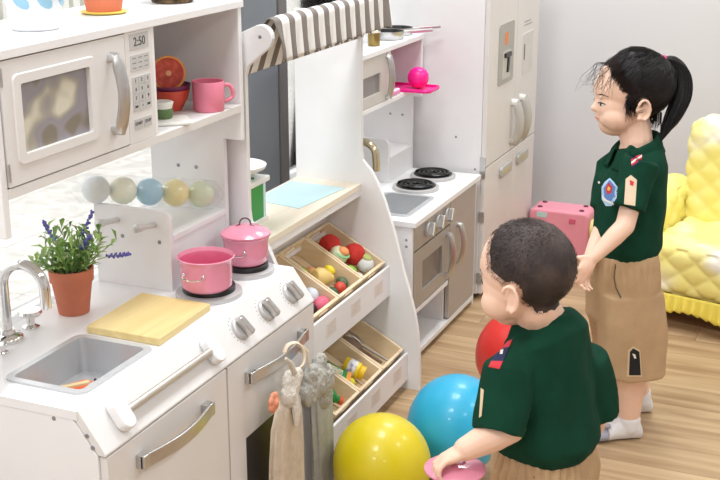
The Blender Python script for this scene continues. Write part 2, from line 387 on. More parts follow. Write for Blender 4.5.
def burner(parent, c, r, coil):
    b = obj('burner', MB().lathe([(0, 0), (r, 0), (r*1.02, .004), (r, .009), (r*.9, .011), (0, .011)], c, n=32), SILVER, parent, smooth=True)
    if coil:
        pts = [V(c)+V((math.cos(t)*(r*.14+r*.66*t/(7*PI)), math.sin(t)*(r*.14+r*.66*t/(7*PI)), .015)) for t in [i*7*PI/110 for i in range(111)]]
        obj('coil', MB().lathe([(0, .0112), (r*.86, .0112), (r*.86, .0125), (0, .0125)], c, n=28).tube(pts, r*.055, 6), BLACK, b, smooth=True)
    else: obj('hot_plate', MB().lathe([(0, .0112), (r*.8, .0112), (r*.8, .021), (r*.76, .023), (0, .023)], c, n=32), BLACK, b, smooth=True)
    return b
def worktop(parent, x0, x1, y0, y1, z, sx0, sx1, sy0, sy1, t=.017):
    m = MB().box(x0, sx0, y0, y1, z-t, z).box(sx1, x1, y0, y1, z-t, z).box(sx0, sx1, y0, sy0, z-t, z).box(sx0, sx1, sy1, y1, z-t, z)
    return obj('worktop', m, WHITE, parent)
def sink(parent, x0, x1, y0, y1, z, d, e=.014):
    "outer rim rectangle; basin hangs e inside it"
    o = rrect(x0, x1, y0, y1, .022, 5); i = rrect(x0+e, x1-e, y0+e, y1-e, .012, 5); n = len(o)
    vs = [(p[0], p[1], z) for p in o]+[(p[0], p[1], z+.004) for p in o]+[(p[0], p[1], z+.004) for p in i]+[(p[0], p[1], z-d) for p in i]
    fs = [(k*n+a, k*n+(a+1) % n, (k+1)*n+(a+1) % n, (k+1)*n+a) for k in range(3) for a in range(n)]+[tuple(range(3*n, 4*n))]
    s = obj('sink', MB().add(vs, fs), mat('grey_sink_plastic', (200, 201, 203), .3, .35, var=.03), parent, fix=False)
    obj('drain', MB().lathe([(0, 0), (.014, 0), (.014, .002), (0, .0015)], ((x0+x1)/2, (y0+y1)/2, z-d+.0005), n=16), DARK, s)
    return s
def screws(parent, pts, ax, r=.004):
    for p in pts: obj('screw', MB().lathe([(r, -.001), (r, .0008), (0, .0014)], p, ax, n=10), mat('screw_grey', (150, 150, 152), .4, .5), parent, smooth=True)

# ------------------------------------------------------------------ play kitchen with the sink and pink pots
k1 = thing('play_kitchen', 'white wooden play kitchen holding the pink pots, lavender pot and cutting board', 'play kitchen', (-1.30, 1.89, 0))
Y0, Y1, WZ = 1.487, 2.300, .577
def sidepts(zt, far):
    f = -1.104 if not far else -1.104
    return [(-1.505, 0), (f-.012, 0), (f-.012, .50), (-1.161, WZ-.0175), (-1.312, WZ-.0175), (-1.312, .862), (-1.2655, .862), (-1.2655, zt), (-1.505, zt)]
for y in (Y0, Y1-.015): obj('side_panel', MB().prism(sidepts(1.153, 0), 'y', y, y+.015), WHITE, k1, bevel=.0015)
worktop(k1, -1.505, -1.152, Y0-.001, Y1+.001, WZ, -1.340, -1.188, 1.550, 1.760)
sink(k1, -1.351, -1.177, 1.539, 1.771, WZ, .066)
cp = obj('control_panel', MB().prism([(-1.156, .5775), (-1.150, .577), (-1.100, .506), (-1.100, .502), (-1.115, .502), (-1.156, .556)], 'y', Y0+.0005, Y1-.0005), WHITE2, k1, bevel=.001)
SN = V((.071, 0, .050)).normalized(); ST = V((.05, 0, -.071)).normalized()
for yy in (1.998, 2.112, 2.228):
    c = V((-1.125, yy, .5415))
    kb = obj('knob', MB().lathe([(0, 0), (.024, 0), (.024, .006), (.021, .009), (0, .009)], c, SN, n=24), SILVER, cp, smooth=True)
    d = (ST+Y*.25).normalized(); e = SN.cross(d)
    obj('grip', MB().obox(c+SN*.017, d, e, SN, .022, .008, .009), STEEL, kb, bevel=.004, segs=3)
    dots = MB()
    for k in range(9):
        a = math.radians(200+k*17); q = c+ST*(.031*math.cos(a))+Y*(.031*math.sin(a)); dots.lathe([(.0012, -.001), (.0012, .0004), (0, .0005)], q, SN, n=6)
    obj('dial_marks', dots, mat('mark_grey', (120, 118, 116), .6), kb)
for yy in (1.560, 1.872):
    c = V((-1.124, yy, .5405))
    obj('bar_bracket', MB().oprism(rrect(-.030, .030, -.017, .017, .016, 5), c+SN*.0002, ST, Y, SN, .022), WHITE, cp, bevel=.004, segs=3)
obj('towel_bar', MB().tube([V((-1.124, 1.57, .5405))+SN*.014, V((-1.124, 1.862, .5405))+SN*.014], .0075, 12), mat('satin_bar', (206, 200, 190), .3, .7), cp, smooth=True)
screws(k1, [(-1.135, Y0, .535), (-1.125, Y0, .515), (-1.20, Y0, .555)], (0, -1, 0))
d1 = obj('door', MB().box(-1.1155, -1.100, Y0+.004, 1.8955, .045, .499), WHITE2, k1, bevel=.0015)
bow_handle('handle', d1, -1.100, 1.572, 1.816, .453, STEEL, .013, .034)
# oven door with a window opening
od = MB(); wy0, wy1, wz0, wz1 = 1.966, 2.236, .12, .315
for a in ((1.9005, wy0, .045, .499), (wy1, Y1-.004, .045, .499), (wy0, wy1, .045, wz0), (wy0, wy1, wz1, .499)): od.box(-1.1155, -1.100, *a)
d2 = obj('oven_door', od, WHITE2, k1)
obj('window_frame', MB().prism(rrect(wy0-.006, wy1+.006, wz0-.006, wz1+.006, .012), 'x', -1.1105, -1.1085), mat('frame_lilac', (205, 200, 202), .5), d2)
obj('pane', MB().box(-1.1085, -1.1065, wy0, wy1, wz0, wz1), mat('smoked_oven_glass', (66, 63, 64), .4), d2)
bow_handle('handle', d2, -1.100, 1.968, 2.232, .45, STEEL, .013, .034)
obj('bottom_board', MB().box(-1.49, -1.118, Y0+.015, Y1-.015, .03, .045), WHITE, k1)
obj('back_panel', MB().box(-1.505, -1.498, Y0+.015, Y1-.015, .03, .559), WHITE, k1)
obj('inner_divider', MB().box(-1.49, -1.118, 1.890, 1.905, .045, .50), WHITE, k1)
# faucet with side lever
fo = V((-1.462, 1.696, WZ))
FD = (X*.97+Y*.1).normalized()
path = [fo+Z*.004, fo+Z*.05, fo+Z*.112]+[p for p in arc(fo+Z*.112+FD*.045, .045, 180, 0, 12, FD, Z)[1:]]+[fo+FD*.09+Z*.075]
fc = obj('faucet', MB().lathe([(0, 0), (.031, 0), (.031, .006), (.026, .012), (.016, .015), (.014, .022), (0, .022)], fo, n=28).tube(path, .0105, 14), CHROME, k1, smooth=True)
lv = V((-1.462, 1.766, WZ))
obj('lever', MB().lathe([(0, 0), (.017, 0), (.017, .003), (.008, .007), (.008, .024), (.021, .026), (.024, .031), (.022, .037), (0, .039)], lv, n=24), CHROME, fc, smooth=True)
obj('bolt', MB().lathe([(0, 0), (.012, 0), (.012, .002), (.006, .003), (.006, .01), (.011, .012), (.011, .018), (0, .019)], V((-1.43, 1.64, WZ)), n=18), CHROME, fc, smooth=True)
burner(k1, (-1.236, 2.070, WZ), .070, False); burner(k1, (-1.234, 2.232, WZ), .062, False)
# divider with two pegs, ledge behind the burners
dv = obj('divider', MB().prism(rrect(-1.502, -1.313, WZ, .753, .018, 6, (1, 0, 0, 0)), 'y', 2.05, 2.062), WHITE, k1, bevel=.001)
for xx in (-1.443, -1.350):
    a = V((xx, 2.05, .722)); b = a+V((-.006, -.062, .008))
    obj('peg', MB().tube([a, a+(b-a)*.7, a+(b-a)*.72, b, b+(b-a)*.03], [.006, .0062, .0085, .0095, .006], 12), mat('satin_peg', (214, 213, 212), .35, .3), dv, smooth=True)
screws(dv, [(-1.432, 2.05, .688), (-1.340, 2.05, .685)], (0, -1, 0), .0045)
obj('ledge', MB().box(-1.502, -1.312, 2.062, Y1-.015, .688, .700), WHITE, k1, bevel=.0008)
obj('ledge_front', MB().box(-1.322, -1.315, 2.062, Y1-.015, WZ, .688), WHITE, k1)
screws(k1, [(-1.432, Y1-.015, .79), (-1.385, Y1-.015, .79)], (0, -1, 0), .0045)
# upper cabinet: microwave and open cubby
obj('cabinet_bottom', MB().box(-1.505, -1.264, Y0+.015, Y1-.015, .926, .943), WHITE2, k1, bevel=.001)
obj('cabinet_top', MB().box(-1.510, -1.260, Y0-.004, Y1+.001, 1.153, 1.168), WHITE, k1, bevel=.001)
obj('cabinet_back', MB().box(-1.505, -1.499, Y0+.015, Y1-.015, .943, 1.153), mat('cubby_back_shaded', (222, 214, 217), .6), k1)  # shade inside the cubby is put into the back panel's grey
obj('partition', MB().box(-1.499, -1.2655, 1.944, 1.953, .943, 1.153), WHITE, k1)
mwp = obj('keypad_panel', MB().box(-1.275, -1.264, 1.853, 1.944, .943, 1.153), WHITE2, k1, bevel=.001)
kg = mat('keypad_grey', (196, 195, 194), .5); ink = mat('keypad_ink', (70, 70, 72), .6)
ds = obj('display', MB().box(-1.2645, -1.2632, 1.868, 1.931, 1.118, 1.147), kg, mwp)
text_mesh('digits', '2:50', .023, V((-1.263, 1.900, 1.1315)), Y, Z, ink, ds)
b2 = obj('button_pad', MB().box(-1.2645, -1.2632, 1.868, 1.931, 1.078, 1.108), kg, mwp)
lns = MB()
for i in range(3):
    for j in range(3): lns.box(-1.2634, -1.263, 1.874+i*.02, 1.886+i*.02, 1.083+j*.009, 1.085+j*.009)
obj('print_marks', lns, mat('pale_ink', (140, 140, 142), .6), b2)
for r in range(4):
    for c in range(3):
        y, z = 1.880+c*.0205, 1.060-r*.0165
        kk = obj('key', MB().box(-1.2645, -1.2630, y-.0097, y+.0097, z-.0077, z+.0077), kg, mwp)
        if r < 3: text_mesh('digit', str(r*3+c+1), .010, V((-1.2628, y, z)), Y, Z, ink, kk)
        else: obj('symbol', MB().box(-1.2632, -1.2628, y-(.001 if c == 1 else .005), y+(.001 if c == 1 else .005), z-.0015, z+.003), ink, kk)
for c, s in enumerate(('START', 'STOP')):
    y = 1.884+c*.031
    kk = obj('key', MB().box(-1.2645, -1.2630, y-.0135, y+.0135, .968, .988), kg, mwp)
    text_mesh('word', s, .0085, V((-1.2628, y, .979)), Y, Z, ink, kk)
md = MB(); my0, my1, mz0, mz1 = 1.548, 1.738, .992, 1.110
for a in ((1.5055, my0, .9455, 1.1505), (my1, 1.8505, .9455, 1.1505), (my0, my1, .9455, mz0), (my0, my1, mz1, 1.1505)): md.box(-1.276, -1.263, *a)
mw = obj('microwave_door', md, WHITE2, k1)
fo_, fi_ = rrect(my0-.018, my1+.018, mz0-.016, mz1+.016, .012, 5), rrect(my0+.001, my1-.001, mz0+.001, mz1-.001, .004, 5); n_ = len(fo_)
vs = [(-1.263, p[0], p[1]) for p in fo_]+[(-1.260, p[0]*.98+.02*1.643, p[1]*.98+.02*1.051) for p in fo_]+[(-1.260, p[0], p[1]) for p in fi_]+[(-1.270, p[0], p[1]) for p in fi_]
obj('window_frame', MB().add(vs, [(k*n_+a, k*n_+(a+1) % n_, (k+1)*n_+(a+1) % n_, (k+1)*n_+a) for k in range(3) for a in range(n_)]), WHITE2, mw)
obj('pane', MB().box(-1.271, -1.269, my0, my1, mz0, mz1), blotch('pane_painted_reflection', [(132, 124, 110), (152, 146, 150), (146, 142, 148), (166, 160, 146), (214, 208, 190)], 16, .15, .8), mw)  # blotches paint a reflection into the pane's colour
vhandle('handle', mw, -1.263, 1.800, .982, 1.116, STEEL, .0065, .028, 1.7)
for zz in (.955, 1.11): obj('hinge', MB().box(-1.2635, -1.261, 1.5035, 1.5075, zz, zz+.03), STEEL, mw)

# ------------------------------------------------------------------ market stand with awning and crates
ct = thing('market_stand', 'white wooden market stand with striped awning and two rows of crates', 'market stand', (-1.28, 2.65, 0))
def curve_profile():
    k = [(-1.271, .69), (-1.268, .665), (-1.255, .65), (-1.241, .636), (-1.222, .602), (-1.201, .556), (-1.177, .486), (-1.165, .444), (-1.143, .359), (-1.120, .285), (-1.104, .222), (-1.096, .175), (-1.090, .10), (-1.089, 0)]
    return [(-1.472, 0), (-1.472, 1.07), (-1.271, 1.07)]+k
for y in (2.318, 2.970): obj('end_panel', MB().prism(curve_profile(), 'y', y, y+.014), WHITE, ct, bevel=.001)
obj('counter', MB().box(-1.472, -1.271, 2.332, 2.970, .581, .597), BIRCH, ct, bevel=.001)
obj('counter_apron', MB().box(-1.388, -1.376, 2.332, 2.970, .44, .581), WHITE, ct)
obj('counter_lip', MB().box(-1.283, -1.273, 2.332, 2.970, .562, .581), WHITE, ct)
obj('back_panel', MB().box(-1.472, -1.464, 2.332, 2.970, .02, .581), WHITE, ct)
def sub_v(a, b, t): return V(a)+(V(b)-V(a))*t
TR = []
for (xb, zb, xf, zf, zl, g) in ((-1.370, .478, -1.194, .379, .278, 0), (-1.300, .215, -1.136, .125, .030, 1)):
    board = MB().box(xf+.0025, xf+.0105, 2.332, 2.970, zl, zf-.012)
    rb = obj('rail_board', board, WHITE, ct, bevel=.001)
    for yc in (2.415, 2.572, 2.73, 2.888):
        st = obj('sticker', MB().box(xf+.0104, xf+.0109, yc-.03, yc+.03, (zl+zf)/2-.022, (zl+zf)/2+.016), mat('faded_sticker', (226, 218, 212), .6, var=.04), rb)
        mk = MB()
        for q in range(3): mk.box(xf+.0108, xf+.0111, yc-.02, yc+.02-.006*q, (zl+zf)/2+.006-q*.009, (zl+zf)/2+.008-q*.009)
        obj('print_marks', mk, mat('sticker_ink', (205, 190, 182), .7), st)
    TR.append((V((xb, 0, zb)), V((xf, 0, zf))))
# awning arms and canvas
for y in (2.318, 2.970):
    pts = [(-1.300, 1.05), (-1.271, 1.00), (-1.264, 1.022)]+[(-1.230+.028*math.cos(a), 1.086+.028*math.sin(a)) for a in [math.radians(-55+i*18) for i in range(10)]]+[(-1.300, 1.085)]
    am = obj('awning_arm', MB().prism(pts, 'y', y-.002, y+.016), WHITE, ct, bevel=.001)
    screws(am, [(-1.230, y-.002, 1.088)], (0, -1, 0))
AW = stripes('awning_stripes', (126, 118, 112), (240, 239, 236), 'Y', .0605, .47, .85, .23)
def awn(u, v):
    y = 2.336+u*.638; t = v
    # back edge at low z, over the bar, down the front as a wavy valance
    if t < .45:
        s = t/.45; x = -1.282+s*.067; z = .998+.130*math.sin(s*PI/2)
    elif t < .6:
        a = (t-.45)/.15*PI/2; x = -1.215+.017*math.sin(a); z = 1.111+.017*math.cos(a)
    else:
        s = (t-.6)/.4; x = -1.198+.004*s+.009*s*math.sin(u*2*PI*10.45+.6); z = 1.111-s*(.074+.008*abs(math.sin(u*PI*10.45)))
    w = max(0, 1-u/.07)
    x += .006*math.sin(t*9)*w; z -= .006*w*math.sin(t*6)
    e = max(0, (u-.93)/.07); x += .012*e*e*(t if t > .5 else 0)
    return (x, y, z)
obj('awning', MB().grid(128, 40, awn), AW, ct, smooth=True, fix=False, solid=.0018, angle=70)

# crates: each a pine box tilted towards the front
def make_crate(tr, y0, y1, label):
    b, f = tr; s = (f-b); Ls = s.length; s.normalize(); n = V((-s.z, 0, s.x))
    if n.z < 0: n = -n
    o = b+Y*y0; W = y1-y0; Hh = .060
    t = thing('crate', label, 'crate', b+Y*(y0+y1)/2-n*Hh+s*Ls/2, 'pine crates in the market stand')
    def bx(a0, a1, c0, c1, h0, h1): # along slope, along y, below rim
        m = MB(); m.obox(o+s*((a0+a1)/2)+Y*((c0+c1)/2)+n*((h0+h1)/2), s, Y, n, (a1-a0)/2, (c1-c0)/2, (h1-h0)/2); return m
    th = .008
    for c in (0, W-th): obj('side', bx(0, Ls, c, c+th, -Hh, 0), PINE, t, bevel=.001)
    for a in (0, Ls-th):
        e = bx(a, a+th, th, W-th, -Hh, -.022)
        for q in (bx(a, a+th, th, W-th, -.009, 0), bx(a, a+th, th, W*.3, -.022, -.009), bx(a, a+th, W*.7, W-th, -.022, -.009)): e.add(q.v, q.f)
        obj('end_board', e, PINE, t, bevel=.0008)
    for k in range(4):
        w4 = (W-2*th)/4; obj('slat', bx(th, Ls-th, th+k*w4+.003, th+(k+1)*w4-.003, -Hh, -Hh+.006), PINE, t)
    def at(a, c, h): return o+s*(th+a*(Ls-2*th))+Y*(th+c*(W-2*th))+n*(-Hh+.006+h)
    return at, s, n
CY = [(2.336+k*.1578, 2.336+k*.1578+.1545) for k in range(4)]
CL = [['', 'pine crate with pink cake and blue-white ball under the counter', 'pine crate with yellow pear and lettuce under the counter', 'pine crate with the red tomatoes and white onion'],
      ['', 'low pine crate with the green bottle, beside the hanging towels', 'low pine crate with the yellow jar and green box', 'low pine crate holding whisk and wooden spoon']]
CR = [[None]+[make_crate(TR[r], *CY[c], CL[r][c]) for c in (1, 2, 3)] for r in range(2)]   # the fourth place of each row is out of sight

# ------------------------------------------------------------------ smaller grey play kitchen beside the fridge
k2 = thing('play_kitchen', 'smaller play kitchen with grey oven and black coil burners beside the fridge', 'play kitchen', (-1.34, 3.42, 0))
A0, A1, WZ2, FX = 3.115, 3.722, .456, -1.170
GREY = mat('warm_grey_front', (172, 166, 160), .4, .15, var=.02)
UX = -1.371
for y in (A0, A1-.014):
    obj('side_panel', MB().prism([(-1.54, 0), (FX-.003, 0), (FX-.003, WZ2-.014), (-1.402, WZ2-.014), (-1.402, .705), (UX, .705), (UX, .898), (-1.54, .898)], 'y', y, y+.014), WHITE, k2, bevel=.001)
worktop(k2, -1.54, -1.160, A0-.006, A1+.004, WZ2, -1.355, -1.211, 3.167, 3.383, .015)
sink(k2, -1.366, -1.200, 3.156, 3.394, WZ2, .06)
cp2 = obj('control_panel', MB().box(FX-.016, FX, A0+.014, 3.447, .362, .440), GREY, k2, bevel=.001)
for yy in (3.232, 3.318, 3.402):
    c = V((FX, yy, .404)); kb = obj('knob', MB().lathe([(0, 0), (.022, 0), (.022, .007), (.019, .01), (0, .01)], c, X, n=20), SILVER, cp2, smooth=True)
    dd = (Z*.9+Y*.4).normalized(); obj('grip', MB().obox(c+X*.018, dd, X.cross(dd), X, .021, .0075, .009), STEEL, kb, bevel=.003)
od2 = MB(); a0, a1, c0, c1 = 3.200, 3.376, .220, .312
for a in ((A0+.016, a0, .180, .357), (a1, 3.445, .180, .357), (a0, a1, .180, c0), (a0, a1, c1, .357)): od2.box(FX-.014, FX, *a)
dd2 = obj('oven_door', od2, GREY, k2)
obj('pane', MB().box(FX-.009, FX-.006, a0, a1, c0, c1), mat('dark_oven_glass', (118, 112, 110), .15), dd2)
vhandle('handle', dd2, FX, 3.412, .205, .336, STEEL, .006, .026, 1.6)
sd = obj('door', MB().box(FX-.014, FX, 3.451, A1-.016, .040, .436), mat('warm_grey_door', (176, 168, 162), .42, .1, var=.02), k2, bevel=.001)
vhandle('handle', sd, FX, 3.515, .212, .340, STEEL, .006, .026, 1.6)
obj('inner_divider', MB().box(-1.52, FX-.016, 3.440, 3.4495, .034, .44), WHITE, k2)
obj('shelf', MB().box(-1.52, FX, A0+.014, 3.440, .160, .174), WHITE, k2, bevel=.001)
obj('bottom_board', MB().box(-1.52, FX, A0+.014, A1-.014, .018, .034), WHITE, k2, bevel=.001)
obj('back_panel', MB().box(-1.54, -1.532, A0+.014, A1-.014, .018, .441), WHITE, k2)
screws(k2, [(FX-.02, A0, .40), (FX-.02, A0, .38)], (0, -1, 0))
burner(k2, (-1.297, 3.474, WZ2), .074, True); burner(k2, (-1.297, 3.634, WZ2), .074, True)
f2 = V((-1.455, 3.335, WZ2)); FD2 = (X*.95-Y*.1).normalized()
GOLDM = mat('champagne_metal', (206, 192, 160), .2, .9)
pth = [f2+Z*.003, f2+Z*.06, f2+Z*.13]+arc(f2+Z*.13+FD2*.04, .04, 180, 10, 10, FD2, Z)[1:]+[f2+FD2*.083+Z*.085]
fc2 = obj('faucet', MB().lathe([(0, 0), (.026, 0), (.026, .006), (.014, .014), (0, .014)], f2, n=24).tube(pth, .012, 12), GOLDM, k2, smooth=True)
obj('divider', MB().prism(rrect(-1.532, -1.402, WZ2, .60, .02, 5, (1, 0, 0, 0)), 'y', 3.50, 3.512), WHITE, k2, bevel=.001)
obj('ledge', MB().box(-1.532, -1.400, 3.512, A1-.014, .528, .540), WHITE, k2, bevel=.0008)
obj('ledge_front', MB().box(-1.41, -1.403, 3.512, A1-.014, WZ2, .528), WHITE, k2)
screws(k2, [(-1.480, A1-.014, .64), (-1.436, A1-.014, .64)], (0, -1, 0))
obj('cabinet_bottom', MB().box(-1.54, UX+.001, A0+.014, A1-.014, .733, .747), WHITE, k2, bevel=.001)
obj('cabinet_top', MB().box(-1.545, UX+.005, A0-.003, A1, .898, .913), WHITE, k2, bevel=.001)
obj('cabinet_back', MB().box(-1.54, -1.534, A0+.014, A1-.014, .747, .898), mat('cubby_back_pink_bounce', (226, 206, 216), .6), k2)  # pink bounce light from the tray is tinted into this panel
obj('partition', MB().box(-1.534, UX-.001, 3.424, 3.436, .747, .898), WHITE, k2)
m2 = MB(); q0, q1, r0, r1 = 3.21, 3.352, .782, .842
for a in ((A0+.016, q0, .749, .896), (q1, 3.424, .749, .896), (q0, q1, .749, r0), (q0, q1, r1, .896)): m2.box(UX-.012, UX, *a)
mw2 = obj('microwave_door', m2, mat('pale_warm_grey', (206, 200, 194), .4, .1, var=.02), k2)
obj('pane', MB().box(UX-.008, UX-.005, q0, q1, r0, r1), mat('grey_pane', (132, 126, 124), .15), mw2)
vhandle('handle', mw2, UX, 3.398, .760, .884, STEEL, .0055, .02, 1.8)

# ------------------------------------------------------------------ toy fridge
fr = thing('toy_fridge', 'tall white toy fridge with ice dispenser panel standing by the back wall', 'toy fridge', (-1.37, 4.05, 0))
F0, F1, FXX = 3.752, 4.372, -1.155
obj('cabinet', MB().box(-1.60, FXX-.016, F0, F1, .022, 1.18), WHITE, fr, bevel=.002)
obj('base', MB().box(-1.58, FXX-.03, F0+.02, F1-.02, 0, .022), DARK, fr)
mid = 4.082
DM = mat('fridge_door_white', (226, 222, 220), .38, var=.012)
def fdoor(y0, y1, z0, z1): return obj('door', MB().box(FXX-.0155, FXX, y0, y1, z0, z1), DM, fr, bevel=.002)
u1 = fdoor(F0+.002, mid-.0015, .473, 1.178); u2 = fdoor(mid+.0015, F1-.002, .473, 1.178)
l1 = fdoor(F0+.002, mid-.0015, .024, .469); l2 = fdoor(mid+.0015, F1-.002, .024, .469)
dp = obj('dispenser', MB().prism(rrect(3.862, 4.036, .728, .934, .012), 'x', FXX, FXX+.003), mat('dispenser_grey', (178, 176, 170), .45, .2), u1)
obj('light', MB().prism(rrect(3.925, 3.962, .860, .902, .008), 'x', FXX+.003, FXX+.004), mat('orange_print', (232, 140, 74), .5), dp)
obj('recess', MB().box(FXX+.003, FXX+.0042, 3.905, 3.99, .745, .84), mat('recess_print', (206, 204, 198), .5), dp)
obj('lever', MB().box(FXX+.0042, FXX+.012, 3.918, 3.982, .818, .832).prism([(3.958, .818), (3.976, .818), (3.968, .765), (3.950, .765)], 'x', FXX+.0042, FXX+.009), BLACK, dp)
pn = obj('panel', MB().prism(rrect(4.158, 4.290, .722, .868, .006), 'x', FXX, FXX+.0018), mat('panel_print', (216, 213, 210), .5), u2)
obj('panel_line', MB().box(FXX+.0018, FXX+.0028, 4.172, 4.18, .775, .83), DARK, pn)
obj('print_marks', MB().box(FXX, FXX+.0008, 4.17, 4.27, .895, .899).box(FXX, FXX+.0008, 4.17, 4.25, .907, .911), mat('mark_grey2', (170, 168, 166), .6), u2)
vhandle('handle', u1, FXX, 4.040, .500, .645, mat('fridge_handle_grey', (190, 187, 182), .35, .3), .008, .034, 2.0)
vhandle('handle', u2, FXX, 4.140, .500, .645, MATS['fridge_handle_grey'], .008, .034, 2.0)
for d, y0, y1 in ((l1, 3.915, 4.045), (l2, 4.125, 4.255)):
    hp = obj('handle', MB().prism(rrect(y0, y1, .398, .436, .012), 'x', FXX, FXX+.012), MATS['fridge_handle_grey'], d, bevel=.003)
    obj('grip_print', MB().prism(rrect(y0+.015, y1-.03, .408, .424, .006), 'x', FXX+.012, FXX+.0132), mat('tan_print', (196, 182, 140), .5), hp)
for z in (.455, .30, .08, .49): obj('hinge', MB().box(FXX-.018, FXX+.001, F0-.003, F0+.004, z-.018, z+.018), STEEL, fr)
screws(fr, [(FXX-.035, F0, z) for z in (.44, .465, .10, .075)]+[(-1.26, F0, .57)], (0, -1, 0))

# ------------------------------------------------------------------ things on the kitchen
def cook_pot(c, r, h, lid, label):
    t = thing('cooking_pot', label, 'pot', c); c = V(c)
    pf = [(0, 0), (r*.80, 0), (r*.9, .006), (r*.93, h*.55), (r*.93, h*.8), (r*1.0, h*.97), (r*1.03, h), (r*1.0, h+.002), (r*.90, h*.82), (r*.88, .01), (0, .008)]
    obj('body', MB().lathe(pf, c, n=40), [PINKE], t, smooth=True)
    if not lid: obj('lining', MB().lathe([(r*.985, h*.985), (r*.893, h*.82), (r*.872, .012), (0, .0095)], c, n=40), PINKIN, t, smooth=True)
    dirs = [(-RT*.35-HD*.94).normalized(), (RT*.35+HD*.94).normalized()]
    for d in dirs:
        q = c+d*(r*.95)+Z*h*.62; e = Z.cross(d)
        hd = obj('handle', MB().tube([q-e*.022, q-e*.02+d*.010-Z*.006, q+d*.014-Z*.008, q+e*.02+d*.010-Z*.006, q+e*.022], .0019, 8), CHROME, t, smooth=True)
        for s in (-1, 1): obj('rivet', MB().ell(q+e*.022*s, .0036, nu=10, nv=6), CHROME, hd, smooth=True)
    if lid:
        l = obj('lid', MB().lathe([(r*1.0, h+.0025), (r*1.045, h+.003), (r*1.045, h+.006), (r*.95, h+.010), (r*.6, h+.019), (r*.2, h+.023), (0, h+.0235)], c, n=40), PINKE, t, smooth=True)
        e = RT; top = c+Z*(h+.021)
        obj('lid_handle', MB().tube([top-e*.020, top-e*.012+Z*.003]+arc(top+Z*.006, .012, 170, 10, 8, e, Z)+[top+e*.012+Z*.003, top+e*.020], .0018, 8), mat('dark_steel', (110, 100, 104), .3, .9), l, smooth=True)
    return t
cook_pot((-1.230, 2.052, WZ+.0235), .0585, .068, False, 'open pink enamel toy pot without a lid on the burner')
cook_pot((-1.234, 2.232, WZ+.0235), .0535, .062, True, 'pink enamel toy pot with its lid on, on the burner')
obj('cutting_board', MB().prism([(-1.343, 1.784), (-1.176, 1.782), (-1.184, 1.986), (-1.350, 1.988)], 'z', WZ+.0003, WZ+.0155), BOARDM, loc=(-1.262, 1.885, WZ), bevel=.002, label='light bamboo cutting board lying between sink and pots', cat='cutting board')
# toys in the sink
def soft_wedge(name, o, ax, ay, an, pts, t, ma, **k):
    return obj(name, MB().oprism(pts, o, ax, ay, an, t), ma, loc=o, bevel=.003, segs=3, **k)
so = V((-1.29, 1.66, WZ-.0655))
tcar = thing('toy_carrot', 'orange wooden carrot half lying in the kitchen sink', 'toy food', so)
cd = (X*.55+Y*.83).normalized(); ce = Z.cross(cd)
obj('flesh', MB().oprism([(-.05, -.010), (.03, -.017), (.042, 0), (.03, .017), (-.05, .010)], so, cd, ce, Z, .016), mat('carrot_orange', (222, 96, 48), .5), tcar, bevel=.004, segs=3)
obj('cut_face', MB().oprism([(-.045, -.006), (.03, -.012), (.03, -.0), (-.045, .002)], so+Z*.0161+ce*.0, cd, ce, Z, .004), mat('wood_cut', (226, 200, 152), .5), tcar)
so = V((-1.235, 1.685, WZ-.0655))
tf = thing('toy_fish', 'small pale blue and white toy fish in the kitchen sink', 'toy food', so)
obj('body', MB().ell(so+Z*.014, (.036, .018, .014), Matrix.Rotation(.8, 3, 'Z')), mat('pale_blue_white', (214, 228, 232), .4), tf, smooth=True)
obj('tail', MB().oprism([(0, 0), (.02, -.014), (.017, 0), (.02, .014)], so+V((.023, .024, .010)), (X*.7+Y*.72), (X*-.72+Y*.7), Z, .006), mat('teal_blue', (110, 176, 194), .5), tf, bevel=.001)
obj('eye', MB().ell(so+V((-.018, -.006, .026)), .003, nu=8, nv=6), BLACK, tf, smooth=True)

# lavender in a terracotta pot
lp = V((-1.437, 1.872, WZ+.0005))
lt = thing('lavender_plant', 'potted lavender plant in a terracotta pot beside the faucet', 'potted plant', lp)
obj('pot', MB().lathe([(0, 0), (.031, 0), (.0405, .066), (.0405, .067), (.044, .068), (.0455, .094), (.042, .095), (.039, .068), (.036, .05), (0, .05)], lp, n=32), TERRA, lt, smooth=True)
obj('soil', MB().lathe([(0, .086), (.0395, .084), (.039, .070), (0, .069)], lp, n=20), mat('dark_soil', (62, 52, 38), .95, var=.2, scale=80, bump=.4), lt, smooth=True)
LEAFS = [mat('fresh_green_leaf', (164, 198, 108), .55, var=.15), mat('mid_green_leaf', (128, 172, 90), .55, var=.15), mat('grey_green_leaf', (162, 184, 132), .55, var=.15)]
LAV = mat('lavender_flower', (112, 108, 190), .7, var=.15)
rr = random.Random(3); top = lp+Z*.086
lav_tips = [V((.05, .10, .118)), V((-.105, .02, .085)), V((.105, .05, .025)), V((.02, .06, .06)), V((.0, .07, .10))]
leafm = [MB(), MB(), MB()]
def leaf(m, a, d, l, w):
    d = d.normalized(); s = d.cross(Z); s = s.normalized() if s.length > .01 else X
    u = s.cross(d); b = a+d*l*.5+u*.0+Z*(.004); c = a+d*l-Z*(l*.12)
    m.add([a, b-s*w+u*.002, b-u*.001, b+s*w+u*.002, c], [(0, 1, 2), (0, 2, 3), (1, 4, 2), (2, 4, 3)])
nleaf = 0
